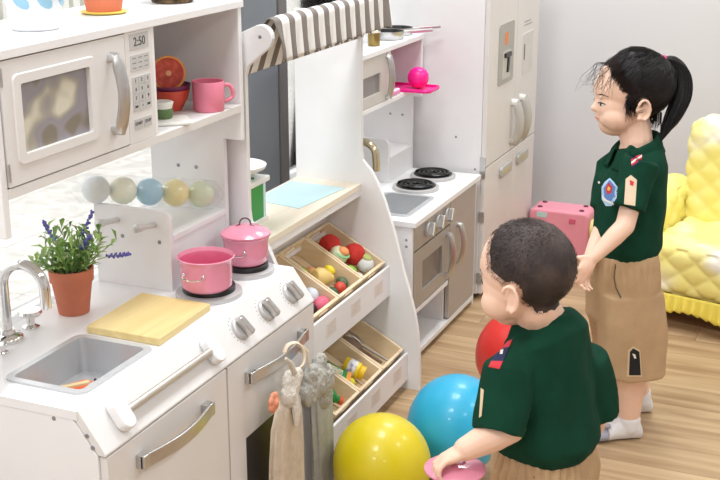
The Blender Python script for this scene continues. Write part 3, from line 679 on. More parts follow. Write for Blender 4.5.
for i in range(46):
    a = rr.uniform(0, 2*PI); tilt = rr.uniform(.15, 1.15); hgt = rr.uniform(.035, .09)
    st = top+V((math.cos(a), math.sin(a), 0))*rr.uniform(0, .03); dr = V((math.cos(a)*math.sin(tilt), math.sin(a)*math.sin(tilt), math.cos(tilt)))
    tip = st+dr*hgt
    obj('stem', MB().tube([st-Z*.005, st+dr*hgt*.5+Z*.004, tip], [.0012, .001, .0006], 5), LEAFS[1], lt)
    for k in range(5):
        t = .25+.75*k/4; b = a+k*2.4+rr.uniform(-.4, .4); ld = (dr*.7+V((math.cos(b), math.sin(b), rr.uniform(-.1, .5)))*.8).normalized()
        mm = MB(); leaf(mm, st+dr*hgt*t, ld, rr.uniform(.026, .044), rr.uniform(.0040, .0062))
        obj('leaf', mm, LEAFS[rr.randrange(3)], lt, fix=False); nleaf += 1
for px, d0, (tu, tv) in ((0, 2.08, (92, 212)), (1, 2.02, (44, 222)), (2, 2.02, (129, 254)), (3, 2.06, (90, 236)), (4, 2.07, (72, 228))):
    tip = P(tu, tv, (lp+Z*.15-V((0, 0, CH))).dot(FW)-.02*(px % 2)); base = top+(tip-top)*.12; base.z = top.z
    midp = (base+tip)/2+V((0, 0, .012))
    if px == 2: midp = base+(tip-base)*.6+Z*.01
    obj('stem', MB().tube([base, base+(midp-base)*.5+Z*.006, midp, tip], .0011, 5), LEAFS[0], lt)
    if px == 4: continue
    fl_ = MB(); nn = 11
    for k in range(nn):
        t = .50+.5*k/(nn-1); c = midp+(tip-midp)*((t-.5)*2)
        for q in range(3):
            an = k*1.1+q*2.1; fl_.ell(c+V((math.cos(an), math.sin(an), math.sin(an*1.7)))*.0034*(1.25-t*.5), (.0026, .0026, .0030), nu=6, nv=4)
    obj('flower_spike', fl_, LAV, lt, smooth=True, kind='stuff')

# balls in a clear plastic sleeve leaning on the divider and the ledge
BA, BB = V((-1.512, 2.028, .789)), V((-1.330, 2.262, .737)); bd = (BB-BA).normalized(); br = .0335
bc = [((236, 244, 248), 'pale clear blue', .2), ((242, 244, 222), 'pale yellow-green', .2), ((170, 212, 230), 'light blue', 0), ((242, 230, 168), 'soft yellow', 0), ((220, 230, 200), 'pale green', 0)]
LB = (BB-BA).length
for i, (cc, nm, tr) in enumerate(bc):
    c = BA+bd*(LB*(i+.5)/5)
    obj('toy_ball', MB().ell(c, br*.9, nu=28, nv=16), mat('ball_'+nm.replace(' ', '_'), cc, .35, sss=.5), loc=c-Z*br*.9, smooth=True,
        label='%s plastic ball inside the clear sleeve behind the burners' % nm, cat='ball', group='balls in the clear sleeve')
def slv(u, v):
    t = v*1.16-.08; a = 2*PI*u; w = math.cos(5*2*PI*(t)-PI) if 0 < t < 1 else -1
    r = br*(1.0+.03*w+.03*math.sin(a*3+v*21)); 
    if t < 0: r *= max(.12, 1+t*9)
    if t > 1: r *= max(.12, 1-(t-1)*9)
    s = bd.cross(Z).normalized(); n = s.cross(bd)
    return BA+bd*(LB*t)+s*(math.cos(a)*r)+n*(math.sin(a)*r)
obj('plastic_sleeve', MB().grid(28, 60, slv), film('clear_wrap', .12), loc=BA, smooth=True, fix=False, label='crinkled clear plastic sleeve of balls behind the burners', cat='sleeve', angle=80)

# things in the cubby
def mug(c, r, h, ma, label, hdir):
    t = thing('mug', label, 'mug', c); c = V(c)
    obj('cup', MB().lathe([(0, 0), (r*.93, 0), (r*.97, .003), (r, h), (r*.97, h+.0015), (r*.93, h), (r*.9, .006), (0, .005)], c, n=32), ma, t, smooth=True)
    q = c+hdir*r*.96; obj('handle', MB().tube(smoothpath([q+Z*h*.82, q+hdir*.013+Z*h*.82, q+hdir*.021+Z*h*.62, q+hdir*.019+Z*h*.38, q+Z*h*.25]), .0042, 8), ma, t, smooth=True)
    return t
mug((-1.297, 2.202, .9435), .0345, .062, mat('rose_pink', (228, 130, 152), .35), 'rose pink toy mug standing in the cubby', (RT*.9+HD*.4).normalized())
def bowl(c, r, h, ma, label):
    return obj('bowl', MB().lathe([(0, 0), (r*.55, 0), (r*.58, .003), (r*.88, h*.55), (r, h), (r*.96, h), (r*.84, h*.55), (r*.5, .006), (0, .005)], c, n=32), ma, loc=c, smooth=True, label=label, cat='bowl')
bowl((-1.375, 2.175, .9435), .043, .045, mat('orange_red_plastic', (214, 82, 60), .4), 'orange-red toy bowl under the purple bowl in the cubby')
bowl((-1.375, 2.178, .962), .0435, .036, mat('plum_plastic', (124, 50, 88), .4), 'plum purple toy bowl nested in the orange-red bowl')
gf = V((-1.375, 2.172, 1.022)); gn = (X*.62-Y*.74+Z*.12).normalized()
g_ = thing('toy_grapefruit', 'half grapefruit toy with red flesh leaning in the bowls', 'toy food', gf-Z*.03)
obj('rind', MB().lathe([(.037, 0), (.036, -.012), (.024, -.028), (0, -.034)], gf, gn, n=32).lathe([(0, 0), (.037, 0)], gf, gn, n=32), mat('orange_rind', (226, 150, 70), .5), g_, smooth=True)
obj('flesh', MB().lathe([(0, .0012), (.032, .0012), (.0325, 0)], gf, gn, n=32), blotch('red_flesh', [(176, 50, 34), (196, 66, 42), (212, 92, 60)], 70, .4), g_)
obj('core', MB().lathe([(0, .002), (.006, .002), (.006, 0)], gf, gn, n=12), mat('pale_core', (232, 170, 120), .5), g_)
tr_ = V((-1.315, 2.055, .9435))
obj('toy_tray', MB().prism(rrect(-.055, .055, -.045, .045, .01), 'z', 0, .006) if False else MB().oprism(rrect(-.05, .05, -.04, .04, .01), tr_, (X*.8+Y*.6), (X*-.6+Y*.8), Z, .006), mat('tray_white', (228, 226, 218), .4), loc=tr_, bevel=.002, label='small white toy tray in the cubby under the little cup', cat='tray')
tcup = thing('toy_cup', 'little white and green toy cup on the tray in the cubby', 'cup', tr_+V((-.012, .012, .0065))); q = tr_+V((-.012, .012, .0065))
obj('body', MB().lathe([(0, 0), (.019, 0), (.022, .012), (.02, .02), (0, .02)], q, n=24), mat('leaf_green_band', (92, 120, 72), .5), tcup, smooth=True)
obj('rim', MB().lathe([(0, .0202), (.0195, .0202), (.023, .032), (.02, .034), (0, .030)], q, n=24), mat('cream_white', (236, 234, 226), .45), tcup, smooth=True)

# pots on top of the cabinet
TZ1 = 1.1685
c = V((-1.372, 1.74, TZ1)); t = thing('planter', 'white plant pot with pale blue print on the kitchen cabinet top', 'plant pot', c)
obj('pot', MB().lathe([(0, 0), (.040, 0), (.044, .004), (.058, .10), (.055, .10), (.042, .012), (0, .01)], c, n=36), mat('white_ceramic', (236, 238, 240), .3), t, smooth=True)
for k in range(7):
    a = -1.35+k*.42; z = .052+.02*(k % 2); r = .0505+.0006
    q = c+V((math.cos(a)*r, math.sin(a)*r, z)); nn = V((math.cos(a), math.sin(a), -.12)).normalized()
    obj('blue_print', MB().lathe([(0, .0012), (.009, .0008), (.012, -.002)], q, nn, n=10, sy=1.5), mat('pale_blue_print', (150, 196, 220), .4), t, smooth=True)
obj('soil', MB().lathe([(0, .088), (.053, .086), (.05, .07), (0, .07)], c, n=20), MATS['dark_soil'], t)
rr = random.Random(9)
for k in range(26):
    a = rr.uniform(0, 2*PI); m = MB(); d = V((math.cos(a)*.6, math.sin(a)*.6, .8)); st = c+Z*.088+V((math.cos(a), math.sin(a), 0))*.03
    leaf(m, st, d, rr.uniform(.06, .1), .009); obj('leaf', m, LEAFS[k % 3], t, fix=False)
c = V((-1.395, 1.982, TZ1)); t = thing('plant_pot', 'terracotta pot standing on a yellow saucer on the cabinet top', 'plant pot', c)
obj('saucer', MB().lathe([(0, 0), (.040, 0), (.046, .004), (.044, .005), (0, .004)], c, n=32), mat('yellow_saucer', (232, 206, 96), .5), t, smooth=True)
obj('pot', MB().lathe([(0, .0045), (.034, .0045), (.047, .078), (.051, .08), (.052, .10), (.048, .10), (.044, .07), (0, .07)], c, n=36), mat('bright_terracotta', (216, 122, 88), .75, var=.05), t, smooth=True)
for k in range(26):
    a = rr.uniform(0, 2*PI); m = MB(); d = V((math.cos(a)*.6, math.sin(a)*.6, .8)); st = c+Z*.072+V((math.cos(a), math.sin(a), 0))*.025
    leaf(m, st, d, rr.uniform(.06, .1), .009); obj('leaf', m, LEAFS[k % 3], t, fix=False)
c = V((-1.378, 2.205, TZ1)); t = thing('basket', 'dark woven basket on the end of the cabinet top', 'basket', c)
for k in range(9):
    r = .040+.014*math.sin(k/9*PI*.8)
    obj('coil', MB().tube([c+V((math.cos(a)*r, math.sin(a)*r, .004+k*.0078)) for a in [2*PI*i/24 for i in range(25)]], .0046, 6), blotch('wicker_%d' % (k % 2), [(52, 40, 30), (96, 78, 54), (140, 118, 84)], 60, .7) if 'wicker_%d' % (k % 2) not in MATS else MATS['wicker_%d' % (k % 2)], t, smooth=True)
obj('bottom', MB().lathe([(0, 0), (.042, 0), (.042, .004), (0, .004)], c, n=24), MATS['wicker_0'], t)

# toy scale and blue mat on the stand's counter
CZ = .597
obj('play_mat', MB().prism([(-1.462, 2.700), (-1.318, 2.672), (-1.292, 2.905), (-1.462, 2.912)], 'z', CZ+.0003, CZ+.0018), mat('pale_blue_sheet', (204, 236, 242), .5, var=.02), loc=(-1.38, 2.79, CZ), label='pale blue sheet lying on the market stand counter', cat='mat')
c = V((-1.402, 2.482, CZ+.0005)); t = thing('toy_scale', 'green and white toy scale with round dish on the counter', 'toy scale', c)
obj('base', MB().box(-1.455, -1.350, 2.40, 2.562, CZ+.0005, CZ+.009), mat('scale_white', (236, 236, 234), .4), t, bevel=.002)
obj('body', MB().box(-1.448, -1.354, 2.408, 2.546, CZ+.009, CZ+.098), mat('scale_green', (0, 150, 60), .4, var=.02), t, bevel=.001)
obj('end_cap', MB().box(-1.45, -1.353, 2.546, 2.558, CZ+.009, CZ+.098), mat('scale_pale', (206, 232, 236), .4), t, bevel=.001)
obj('top', MB().box(-1.455, -1.346, 2.400, 2.570, CZ+.098, CZ+.112), MATS['scale_white'], t, bevel=.003)
obj('post', MB().lathe([(0, 0), (.010, 0), (.010, .018), (0, .018)], c+V((-.005, .03, .112)), n=16), SILVER, t)
obj('dish', MB().lathe([(0, 0), (.055, 0), (.070, .008), (.073, .016), (.066, .018), (.058, .010), (0, .006)], c+V((-.005, .03, .129)), n=36), MATS['scale_white'], t, smooth=True)
for k in range(4): obj('key', MB().lathe([(0, 0), (.004, 0), (.004, .004), (0, .005)], c+V((.038, -.03+k*.02, .112)), n=10), mat('green_key', (40, 140, 80), .5), t)

# toy food in the crates
REDF = mat('felt_red', (206, 52, 44), .8, var=.12, scale=60, bump=.4, bscale=120)
def food(name, label, cat, r, cix, a, b, h, build, group='toy food in the crates'):
    at, s, n = CR[r][cix]; p = at(a, b, h); t = thing(name, label, cat, p, group); build(t, p, s, n); return t
def blob(part, rad, ma, sq=(1, 1, .92), lobes=0):
    def f(t, p, s, n):
        R = Matrix((s, Y, n)).transposed(); m = MB(); m.ell((0, 0, 0), (rad*sq[0], rad*sq[1], rad*sq[2]), None, 24, 14)
        vs = []
        for v in m.v:
            v = V(v); a = math.atan2(v.y, v.x); k = 1+(.06*math.cos(lobes*a) if lobes else 0)*(1-abs(v.z)/rad*.6); vs.append(p+R @ V((v.x*k, v.y*k, v.z+rad*sq[2])))
        m.v = [tuple(x) for x in vs]; obj(part, m, ma, t, smooth=True)
    return f
def with_leaf(base, rad, ma):
    def f(t, p, s, n):
        base(t, p, s, n); m = MB(); c = p+n*rad*1.86
        for k in range(5):
            a = k*2*PI/5; d = s*math.cos(a)+Y*math.sin(a); e = n.cross(d); m.add([c, c+d*rad*.35+e*rad*.12, c+d*rad*.7-n*rad*.12, c+d*rad*.35-e*rad*.12], [(0, 1, 2, 3)])
        obj('calyx', m, ma, t, fix=False)
    return f
LG = mat('felt_leaf', (84, 112, 58), .8)
food('toy_tomato', 'red felt tomato with dark leaf at the back of its crate', 'toy food', 0, 3, .27, .45, .012, with_leaf(blob('fruit', 0.0310, REDF, lobes=5), .0286, LG))
food('toy_strawberry', 'red felt strawberry beside the white onion', 'toy food', 0, 3, .62, .72, .010, blob('fruit', 0.0310, REDF, (1, 1, 1.0), 4))
def onion(t, p, s, n):
    blob('bulb', 0.0269, mat('pale_green_white', (226, 232, 196), .6, var=.05))(t, p, s, n)
    c = p+n*.044+s*.007; obj('yolk', MB().ell(c, (.017, .017, .010), Matrix((s, Y, n)).transposed()), mat('yolk_orange', (236, 158, 96), .5), t, smooth=True)
    obj('ring', MB().lathe([(.022, 0), (.025, .004), (.020, .008), (.017, .003), (.022, 0)], p+n*.033+s*.005, n, n=28), mat('mint_ring', (150, 206, 148), .6), t, smooth=True)
food('toy_onion', 'cut vegetable toy with orange centre and green ring', 'toy food', 0, 3, .48, .30, .016, onion)
food('toy_apple', 'bright green toy apple in the tomato crate', 'toy food', 0, 3, .76, .30, .0, blob('fruit', 0.0202, mat('apple_green', (132, 188, 62), .4)))
def wonion(t, p, s, n):
    blob('bulb', 0.0244, mat('felt_white', (226, 226, 226), .8, bump=.3, bscale=140))(t, p, s, n); obj('cap', MB().ell(p+n*.042-s*.006, (.015, .015, .009), Matrix((s, Y, n)).transposed()), mat('pale_olive', (186, 196, 120), .6), t, smooth=True)
food('toy_bulb', 'white felt onion with olive top at the crate rim', 'toy food', 0, 3, .84, .74, .012, wonion)
food('toy_sprout', 'small white toy sprout under the onion', 'toy food', 0, 3, .90, .44, 0, blob('bulb', 0.0118, MATS['felt_white'], (1.3, 1, 1)))
def pear(t, p, s, n):
    obj('fruit', MB().lathe([(0, 0), (.018, .003), (.027, .016), (.026, .03), (.017, .05), (.011, .062), (0, .066)], p+n*.026-s*.02, (Y*.8+s*.5), n=28), mat('pale_pear', (236, 204, 128), .5, var=.06), t, smooth=True)
food('toy_pear', 'pale yellow toy pear lying in the middle crate', 'toy food', 0, 2, .62, .30, .002, pear)
food('toy_lemon', 'small bright yellow toy lemon in the middle crate', 'toy food', 0, 2, .58, .82, .02, blob('fruit', 0.0143, mat('lemon_yellow', (238, 214, 44), .45), (1.2, .9, .9)))
food('toy_cucumber', 'dark green toy cucumber piece in the middle crate', 'toy food', 0, 2, .84, .40, .0, blob('piece', 0.0168, mat('bottle_green', (52, 92, 66), .5), (1, 1.5, .8)))
food('toy_pepper', 'red toy pepper piece in the middle crate', 'toy food', 0, 2, .86, .68, .006, blob('piece', 0.0160, mat('pepper_red', (214, 72, 56), .4), (1, 1.2, .9)))
food('toy_avocado', 'dark olive toy avocado in the middle crate corner', 'toy food', 0, 2, .82, .90, .006, blob('piece', 0.0151, mat('olive_dark', (86, 104, 74), .5), (1.2, 1, .9)))
food('toy_lettuce', 'light green toy lettuce leaf in the middle crate', 'toy food', 0, 2, .36, .16, .012, blob('leaf_ball', 0.0168, mat('lettuce', (168, 206, 84), .6), (1.3, 1, .9), 6))
food('toy_chilli', 'small red toy chilli beside the lettuce', 'toy food', 0, 2, .24, .12, .02, blob('piece', 0.0101, MATS['pepper_red'], (1.6, .9, .9)))
food('toy_peach', 'pale orange toy peach behind the pear', 'toy food', 0, 2, .40, .52, .0, blob('fruit', 0.0176, mat('peach', (236, 176, 120), .6)))
food('toy_egg', 'blue-grey and white toy ball in the crate near the kitchen', 'toy food', 0, 1, .72, .78, .012, blob('ball', 0.0218, blotch('blue_white', [(120, 136, 160), (216, 220, 228), (232, 232, 236)], 20, .5)))
food('toy_cake', 'pink toy cake in the crate near the kitchen', 'toy food', 0, 1, .90, .80, .012, blob('cake', 0.0218, mat('cake_pink', (222, 104, 132), .5), (1, 1.3, .8)))
food('toy_bun', 'orange-brown toy bread roll in the crate near the kitchen', 'toy food', 0, 1, .45, .76, .016, blob('roll', 0.0185, mat('bread_brown', (206, 142, 88), .7), (1.6, 1, .7)))
food('toy_plum', 'dark toy plum in the crate near the kitchen', 'toy food', 0, 1, .84, .55, .0, blob('fruit', 0.0185, mat('plum_dark', (60, 40, 48), .4)))
def whisk(t, p, s, n):
    d = (s*.97+Y*.15).normalized(); obj('handle', MB().tube([p+n*.006, p+d*.085+n*.008], .004, 8), STEEL, t, smooth=True)
    for k in range(5):
        a = k*PI/5; e = (d.cross(n)*math.cos(a)+n*math.sin(a)); b = p+n*.014
        obj('wire', MB().tube([b, b-d*.03+e*.012, b-d*.055+e*.011, b-d*.068, b-d*.055-e*.011, b-d*.03-e*.012, b], .0012, 5), STEEL, t, smooth=True)
food('whisk', 'metal toy whisk in the low crate', 'whisk', 1, 3, .46, .72, .004, whisk)
def spoon(t, p, s, n):
    d = (s*.95+Y*.25).normalized(); obj('handle', MB().tube([p+n*.010, p+d*.075+n*.004], .0045, 8), mat('spoon_brown', (128, 106, 88), .6), t, smooth=True)
    obj('bowl', MB().ell(p-d*.026+n*.016, (.032, .021, .008), Matrix((d, n.cross(d), n)).transposed()), MATS['spoon_brown'], t, smooth=True)
food('wooden_spoon', 'brown wooden toy spoon lying over the whisk', 'spoon', 1, 3, .48, .44, .010, spoon)
def fork(t, p, s, n):
    d = (s*.97+Y*.2).normalized(); obj('handle', MB().tube([p+n*.004, p+d*.08+n*.004], .003, 6), STEEL, t, smooth=True)
    e = d.cross(n)
    for k in (-1, 0, 1): obj('tine', MB().tube([p+n*.004, p-d*.012+e*.007*k+n*.004, p-d*.04+e*.007*k+n*.006], .0016, 5), STEEL, t)
food('toy_fork', 'steel toy fork beside the whisk in the low crate', 'fork', 1, 3, .50, .20, .002, fork)
def jar(t, p, s, n):
    ax = (s*.93+Y*.15+n*.12).normalized(); q = p+n*.026-s*.022
    obj('body', MB().lathe([(0, 0), (.022, 0), (.024, .003), (.024, .044), (.018, .05), (0, .05)], q, ax, n=24), mat('jar_yellow', (242, 206, 40), .35), t, smooth=True)
    obj('lid', MB().lathe([(0, .05), (.0195, .05), (.0195, .062), (0, .063)], q, ax, n=24), mat('jar_lid', (234, 190, 30), .4), t, smooth=True)
    obj('paper_label', MB().lathe([(.0245, .012), (.0245, .036)], q, ax, n=24), blotch('jar_label', [(90, 80, 140), (226, 226, 232), (240, 238, 232)], 60, .5), t, smooth=True)
food('toy_jar', 'yellow toy jar with white label lying in the low crate', 'jar', 1, 2, .64, .66, .002, jar)
def carton(t, p, s, n):
    a = (s*.93+Y*.3).normalized(); b = n.cross(a); R = (a, b, n)
    obj('body', MB().obox(p+n*.018, a, b, n, .036, .019, .017), mat('carton_green', (28, 140, 66), .4), t, bevel=.002)
    obj('print_panel', MB().obox(p+n*.0353, a, b, n, .018, .012, .0004), blotch('carton_print', [(28, 140, 66), (236, 240, 232), (230, 206, 60)], 90, .5), t)
    obj('end_band', MB().obox(p+n*.018+a*.0365, a, b, n, .006, .0192, .0172), mat('carton_orange', (232, 150, 40), .4), t)
food('toy_carton', 'green printed toy food box beside the yellow jar', 'box', 1, 2, .52, .22, .004, carton)
food('toy_lime', 'yellow toy lime between carton and jar', 'toy food', 1, 2, .78, .42, .0, blob('fruit', 0.0151, mat('lime_yellow', (214, 204, 60), .5)))
def bottle(t, p, s, n):
    ax = (s*.85+Y*.4).normalized(); q = p+n*.022-s*.03-Y*.01
    obj('body', MB().lathe([(0, 0), (.020, 0), (.021, .004), (.021, .035), (.010, .05), (.010, .058), (0, .058)], q, ax, n=24), mat('bottle_green2', (40, 134, 62), .3), t, smooth=True)
    obj('cap', MB().lathe([(0, .058), (.011, .058), (.011, .068), (0, .068)], q, ax, n=18), mat('cap_red', (222, 92, 50), .4), t, smooth=True)
    obj('band', MB().lathe([(.0215, .008), (.0215, .028)], q, ax, n=24), mat('band_yellow', (238, 206, 48), .5), t, smooth=True)
food('toy_bottle', 'green toy bottle with yellow band and red cap', 'bottle', 1, 1, .74, .62, .002, bottle)
food('toy_biscuit', 'orange wooden toy biscuit in the low crate by the towels', 'toy food', 1, 1, .40, .82, .016, blob('biscuit', 0.0151, mat('biscuit_orange', (218, 128, 66), .6), (1.6, .7, .4)))

# things on the small kitchen
TZ2 = .9135
c = V((-1.415, 3.405, TZ2)); t = thing('toy_canister', 'small brass coloured toy canister on the small kitchen top', 'canister', c)
obj('body', MB().lathe([(0, 0), (.018, 0), (.019, .003), (.019, .040), (0, .040)], c, n=24), mat('brass_olive', (150, 128, 76), .3, .8), t, smooth=True)
obj('lid', MB().lathe([(0, .0402), (.0205, .0402), (.0205, .047), (.004, .049), (.004, .056), (0, .056)], c, n=24), mat('cream_lid', (230, 222, 206), .4), t, smooth=True)
c = V((-1.475, 3.475, TZ2)); t = thing('toy_saucepan', 'white toy saucepan behind the brass canister', 'pan', c)
obj('body', MB().lathe([(0, 0), (.034, 0), (.037, .004), (.038, .042), (.036, .042), (.035, .006), (0, .005)], c, n=32), mat('white_enamel', (236, 236, 236), .3), t, smooth=True)
obj('handle', MB().tube([c+V((-.02, -.030, .036)), c+V((-.055, -.080, .042))], .005, 8), BLACK, t, smooth=True)
def fpan(c, r, h, hd, label):
    t = thing('toy_frying_pan', label, 'pan', c); c = V(c)
    obj('body', MB().lathe([(0, 0), (r*.9, 0), (r*.95, .003), (r, h), (r*.97, h), (r*.9, .005), (0, .004)], c, n=32), STEEL, t, smooth=True)
    obj('lining', MB().lathe([(r*.965, h*.98), (r*.895, .0055), (0, .0045)], c, n=32), mat('nonstick_black', (44, 44, 46), .4), t, smooth=True)
    hd = V(hd).normalized(); obj('handle', MB().tube([c+hd*r+Z*(h-.004), c+hd*(r+.09)+Z*(h+.004)], .0045, 8, flat=1.6), STEEL, t, smooth=True)
fpan((-1.430, 3.562, TZ2), .050, .026, (.9, .3, 0), 'steel toy pan with short handle on the small kitchen top')
fpan((-1.440, 3.666, TZ2), .050, .024, (.95, .32, 0), 'steel toy pan nearest the fridge on the small kitchen top')
HOT = mat('hot_pink_plastic', (255, 30, 150), .35, var=.03, sss=.0)
t = thing('pink_tray', 'hot pink plastic tray sticking out of the small kitchen cubby', 'tray', (-1.40, 3.60, .7475))
obj('plate', MB().prism(rrect(-1.515, -1.285, 3.550, 3.662, .02, 5), 'z', .7475, .752), HOT, t, bevel=.0015)
rim = [V((p[0], p[1], .755)) for p in rrect(-1.513, -1.287, 3.552, 3.660, .018, 5)]
obj('rim', MB().tube(rim+[rim[0]], .004, 6, caps=False), HOT, t, smooth=True)
pb = V((-1.345, 3.610, .7525)); t = thing('pink_ball', 'hot pink ball resting on the pink tray in the cubby', 'ball', pb)
def pball():
    m = MB(); m.ell(pb+Z*.0345, .0345, nu=36, nv=20); return m
obj('shell', pball(), HOT, t, smooth=True)
for k in range(5):
    h = -.024+.012*k; r = math.sqrt(.0345**2-h*h)+.0002
    obj('seam', MB().tube([pb+V((math.cos(a)*r, math.sin(a)*r, .0345+h)) for a in [2*PI*i/28 for i in range(29)]], .0006, 5, caps=False), mat('deep_hot_pink', (226, 20, 130), .4), t, smooth=True)
c = V((-1.405, 3.492, .7475))
obj('folded_cloth', MB().prism(rrect(-1.445, -1.372, 3.446, 3.528, .01), 'z', .7477, .766), stripes('pink_check', (236, 150, 196), (244, 232, 238), 'X', .016, .5), loc=c, bevel=.006, segs=3, label='pink and white checked cloth folded in the small cubby', cat='cloth')

# ------------------------------------------------------------------ towels hanging from the oven handle
def PX(u, v, x):
    d = P(u, v, 1)-V((0, 0, CH)); return V((0, 0, CH))+d*(x/d.x)
def drape(secs, x, fold, nf, ph, thick):
    out = []
    for (u, v, w) in secs:
        c = PX(u, v, x); out.append((c, Y*w, X*thick))
    return MB().loft(out, 72, fn=lambda k, t: 1+fold*min(1, k/2)*math.sin(nf*t+ph+k*.25))
BEIGE = mat('beige_fleece', (206, 190, 170), .95, var=.08, scale=60, bump=.5, bscale=250, spec=.1)
CREAM = mat('cream_plush', (226, 218, 206), .95, var=.12, scale=120, bump=1, bscale=320, spec=.1)
GRAYP = mat('sage_grey_plush', (188, 186, 178), .95, var=.14, scale=90, bump=1, bscale=300, spec=.1)
hx = -1.058
def roughen(me, amp, sc):
    for v, n in zip(me.vertices, [v.normal.copy() for v in me.vertices]):
        v.co += n*(noise.noise(v.co*sc)*amp)
    return me
# cream bunny towel
t = thing('hand_towel', 'beige bunny hand towel with cream plush head on the oven handle', 'towel', PX(288, 372, hx))
obj('skirt', drape([(289, 392, .016), (288, 402, .046), (287, 420, .060), (287, 450, .068), (287, 480, .072), (288, 515, .074), (288, 530, .074)], hx+.006, .10, 9, .4, .017), BEIGE, t, smooth=True, angle=80)
m = MB(); hc = PX(291, 384, hx+.012); m.ell(hc, (.020, .026, .034)); m.ell(hc+V((.004, -.016, -.020)), (.018, .024, .026)); m.ell(hc+V((.002, .022, .010)), (.014, .018, .020))
obj('head', shift(roughen(organic(m, .004, 3), .003, 160), ORG[t]), CREAM, t)
obj('ear', MB().tube([hc+V((.012, -.006, .03)), hc+V((.014, -.03, .062)), hc+V((.012, -.045, .078))], [.006, .006, .003], 8), CREAM, t, smooth=True)
obj('ear', MB().tube([hc+V((.014, -.014, -.02)), hc+V((.02, -.016, -.05)), hc+V((.018, -.014, -.085))], [.008, .010, .005], 8), CREAM, t, smooth=True)
hk = PX(297, 350, hx)
obj('hanging_loop', MB().tube(smoothpath([PX(291, 372, hx+.01), PX(302, 366, hx+.012), PX(304, 352, hx+.010), PX(297, 343, hx), PX(288, 345, hx-.012), PX(284, 353, hx-.016)]), .0062, 8, flat=.5), mat('ivory_loop', (232, 216, 190), .6), t, smooth=True)
m = MB(); fcn = PX(272, 402, hx+.012)
for k in range(7):
    a = k*2*PI/7; m.ell(fcn+V((.004, math.cos(a)*.012, math.sin(a)*.014)), (.006, .010, .010), nu=10, nv=8)
m.ell(fcn+V((.008, 0, 0)), (.008, .009, .009), nu=10, nv=8)
obj('flower', shift(organic(m, .0025, 2), ORG[t]), mat('apricot_felt', (226, 150, 118), .9, var=.12, scale=90), t)
# grey plush towel
t = thing('hand_towel', 'grey plush hand towel hanging at the far end of the oven handle', 'towel', PX(316, 372, hx-.006))
obj('skirt', drape([(319, 372, .03), (321, 395, .052), (322, 420, .050), (323, 450, .047), (323, 480, .047), (323, 515, .050)], hx-.012, .10, 8, 1.1, .014), mat('grey_towel', (178, 179, 176), .95, var=.08, scale=60, bump=.6, bscale=260, spec=.1), t, smooth=True, angle=80)
m = MB(); hc = PX(316, 381, hx-.002)
for (dy, dz, r) in ((0, 0, .042), (-.04, -.012, .032), (.038, -.012, .040), (.044, -.055, .030), (-.026, .022, .028), (.020, .034, .026)): m.ell(hc+V((0, dy, dz)), (r*.55, r, r))
obj('head', shift(roughen(organic(m, .004, 2), .0045, 140), ORG[t]), GRAYP, t)
obj('hanging_loop', MB().tube([PX(309, 366, hx), PX(308, 352, hx+.004), PX(303, 346, hx-.004), PX(301, 352, hx-.02)], .003, 8), MATS['ivory_loop'], t, smooth=True)

# ------------------------------------------------------------------ balloons on the floor
def PZ(u, v, z):
    d = P(u, v, 1)-V((0, 0, CH)); return V((0, 0, CH))+d*((z-CH)/d.z)
def balloon(u, v, d, r, col, nm, label, tilt):
    c = PZ(u, v, r*d); ax = V(tilt).normalized()
    pr_ = [(0, -r*1.20)]
    pr_ = []
    for i in range(25):
        th = PI*i/24; z = -math.cos(th); q = math.sin(th); zz = z*r*(1.04 if z > 0 else 1.16); rr_ = r*q*(1 if z > -.3 else 1-.18*((-z-.3)/.7))
        pr_.append((rr_ if 0 < i < 24 else 0, zz))
    t = thing('balloon', label, 'balloon', V((c.x, c.y, 0)), 'balloons on the floor')
    m = mat(nm, col, .38, var=.03, scale=5, sss=0, coat=.2)
    obj('skin', MB().lathe(pr_, c, ax, n=48), m, t, smooth=True)
    kn = c-ax*r*1.16; obj('knot', MB().lathe([(0, .006), (.006, .003), (.005, -.004), (.010, -.014), (0, -.012)], kn, ax, n=12), m, t, smooth=True)
    return c
B1 = balloon(382, 464, 1.08, .114, (218, 198, 22), 'yellow_balloon', 'yellow balloon beside the hanging towels', (-.2, .1, .97))
B2 = balloon(456, 424, 1.06, .120, (40, 172, 214), 'blue_balloon', 'blue balloon between the yellow and the red balloon', (.25, .3, .92))
B3 = balloon(521, 355, 1.08, .127, (226, 52, 46), 'red_balloon', 'red balloon behind the boy, in front of the fridge', (.2, -.3, .93))

# ------------------------------------------------------------------ pink toy trunk by the wall
px0, px1, py0, py1, pz = -1.146, -.915, 4.31, 4.44, .190
t = thing('toy_box', 'pink plastic toy box against the wall beside the fridge', 'toy box', ((px0+px1)/2, (py0+py1)/2, 0))
PT = mat('trunk_pink', (234, 150, 168), .4, var=.03)
obj('body', MB().prism(rrect(px0, px1, .006, pz, .022, 5), 'y', py0, py1), PT, t, bevel=.012, segs=4)
for fx in (px0+.035, px1-.035):
    for fy in (py0+.03, py1-.03):
        obj('stud', MB().lathe([(0, 0), (.010, 0), (.008, .004), (0, .005)], (fx, fy, pz), n=16), mat('plum_stud', (104, 34, 58), .5), t, smooth=True)
        obj('foot', MB().lathe([(0, 0), (.014, 0), (.014, .008), (0, .008)], (fx, fy, 0), n=14), MATS['plum_stud'], t)
obj('latch', MB().box(px1-.075, px1-.05, py0-.004, py0, .145, .165), mat('deep_rose', (206, 92, 124), .5), t, bevel=.002)
obj('badge', MB().prism(rrect(px0+.03, px0+.07, .158, .178, .006), 'y', py0-.002, py0), mat('mint_badge', (184, 214, 210), .5), t)
obj('side_wheel', MB().lathe([(0, 0), (.036, 0), (.038, .012), (.030, .016), (0, .016)], (px1+.001, py0+.05, .12), X, n=28), mat('wheel_cream', (232, 220, 150), .5), t, smooth=True)
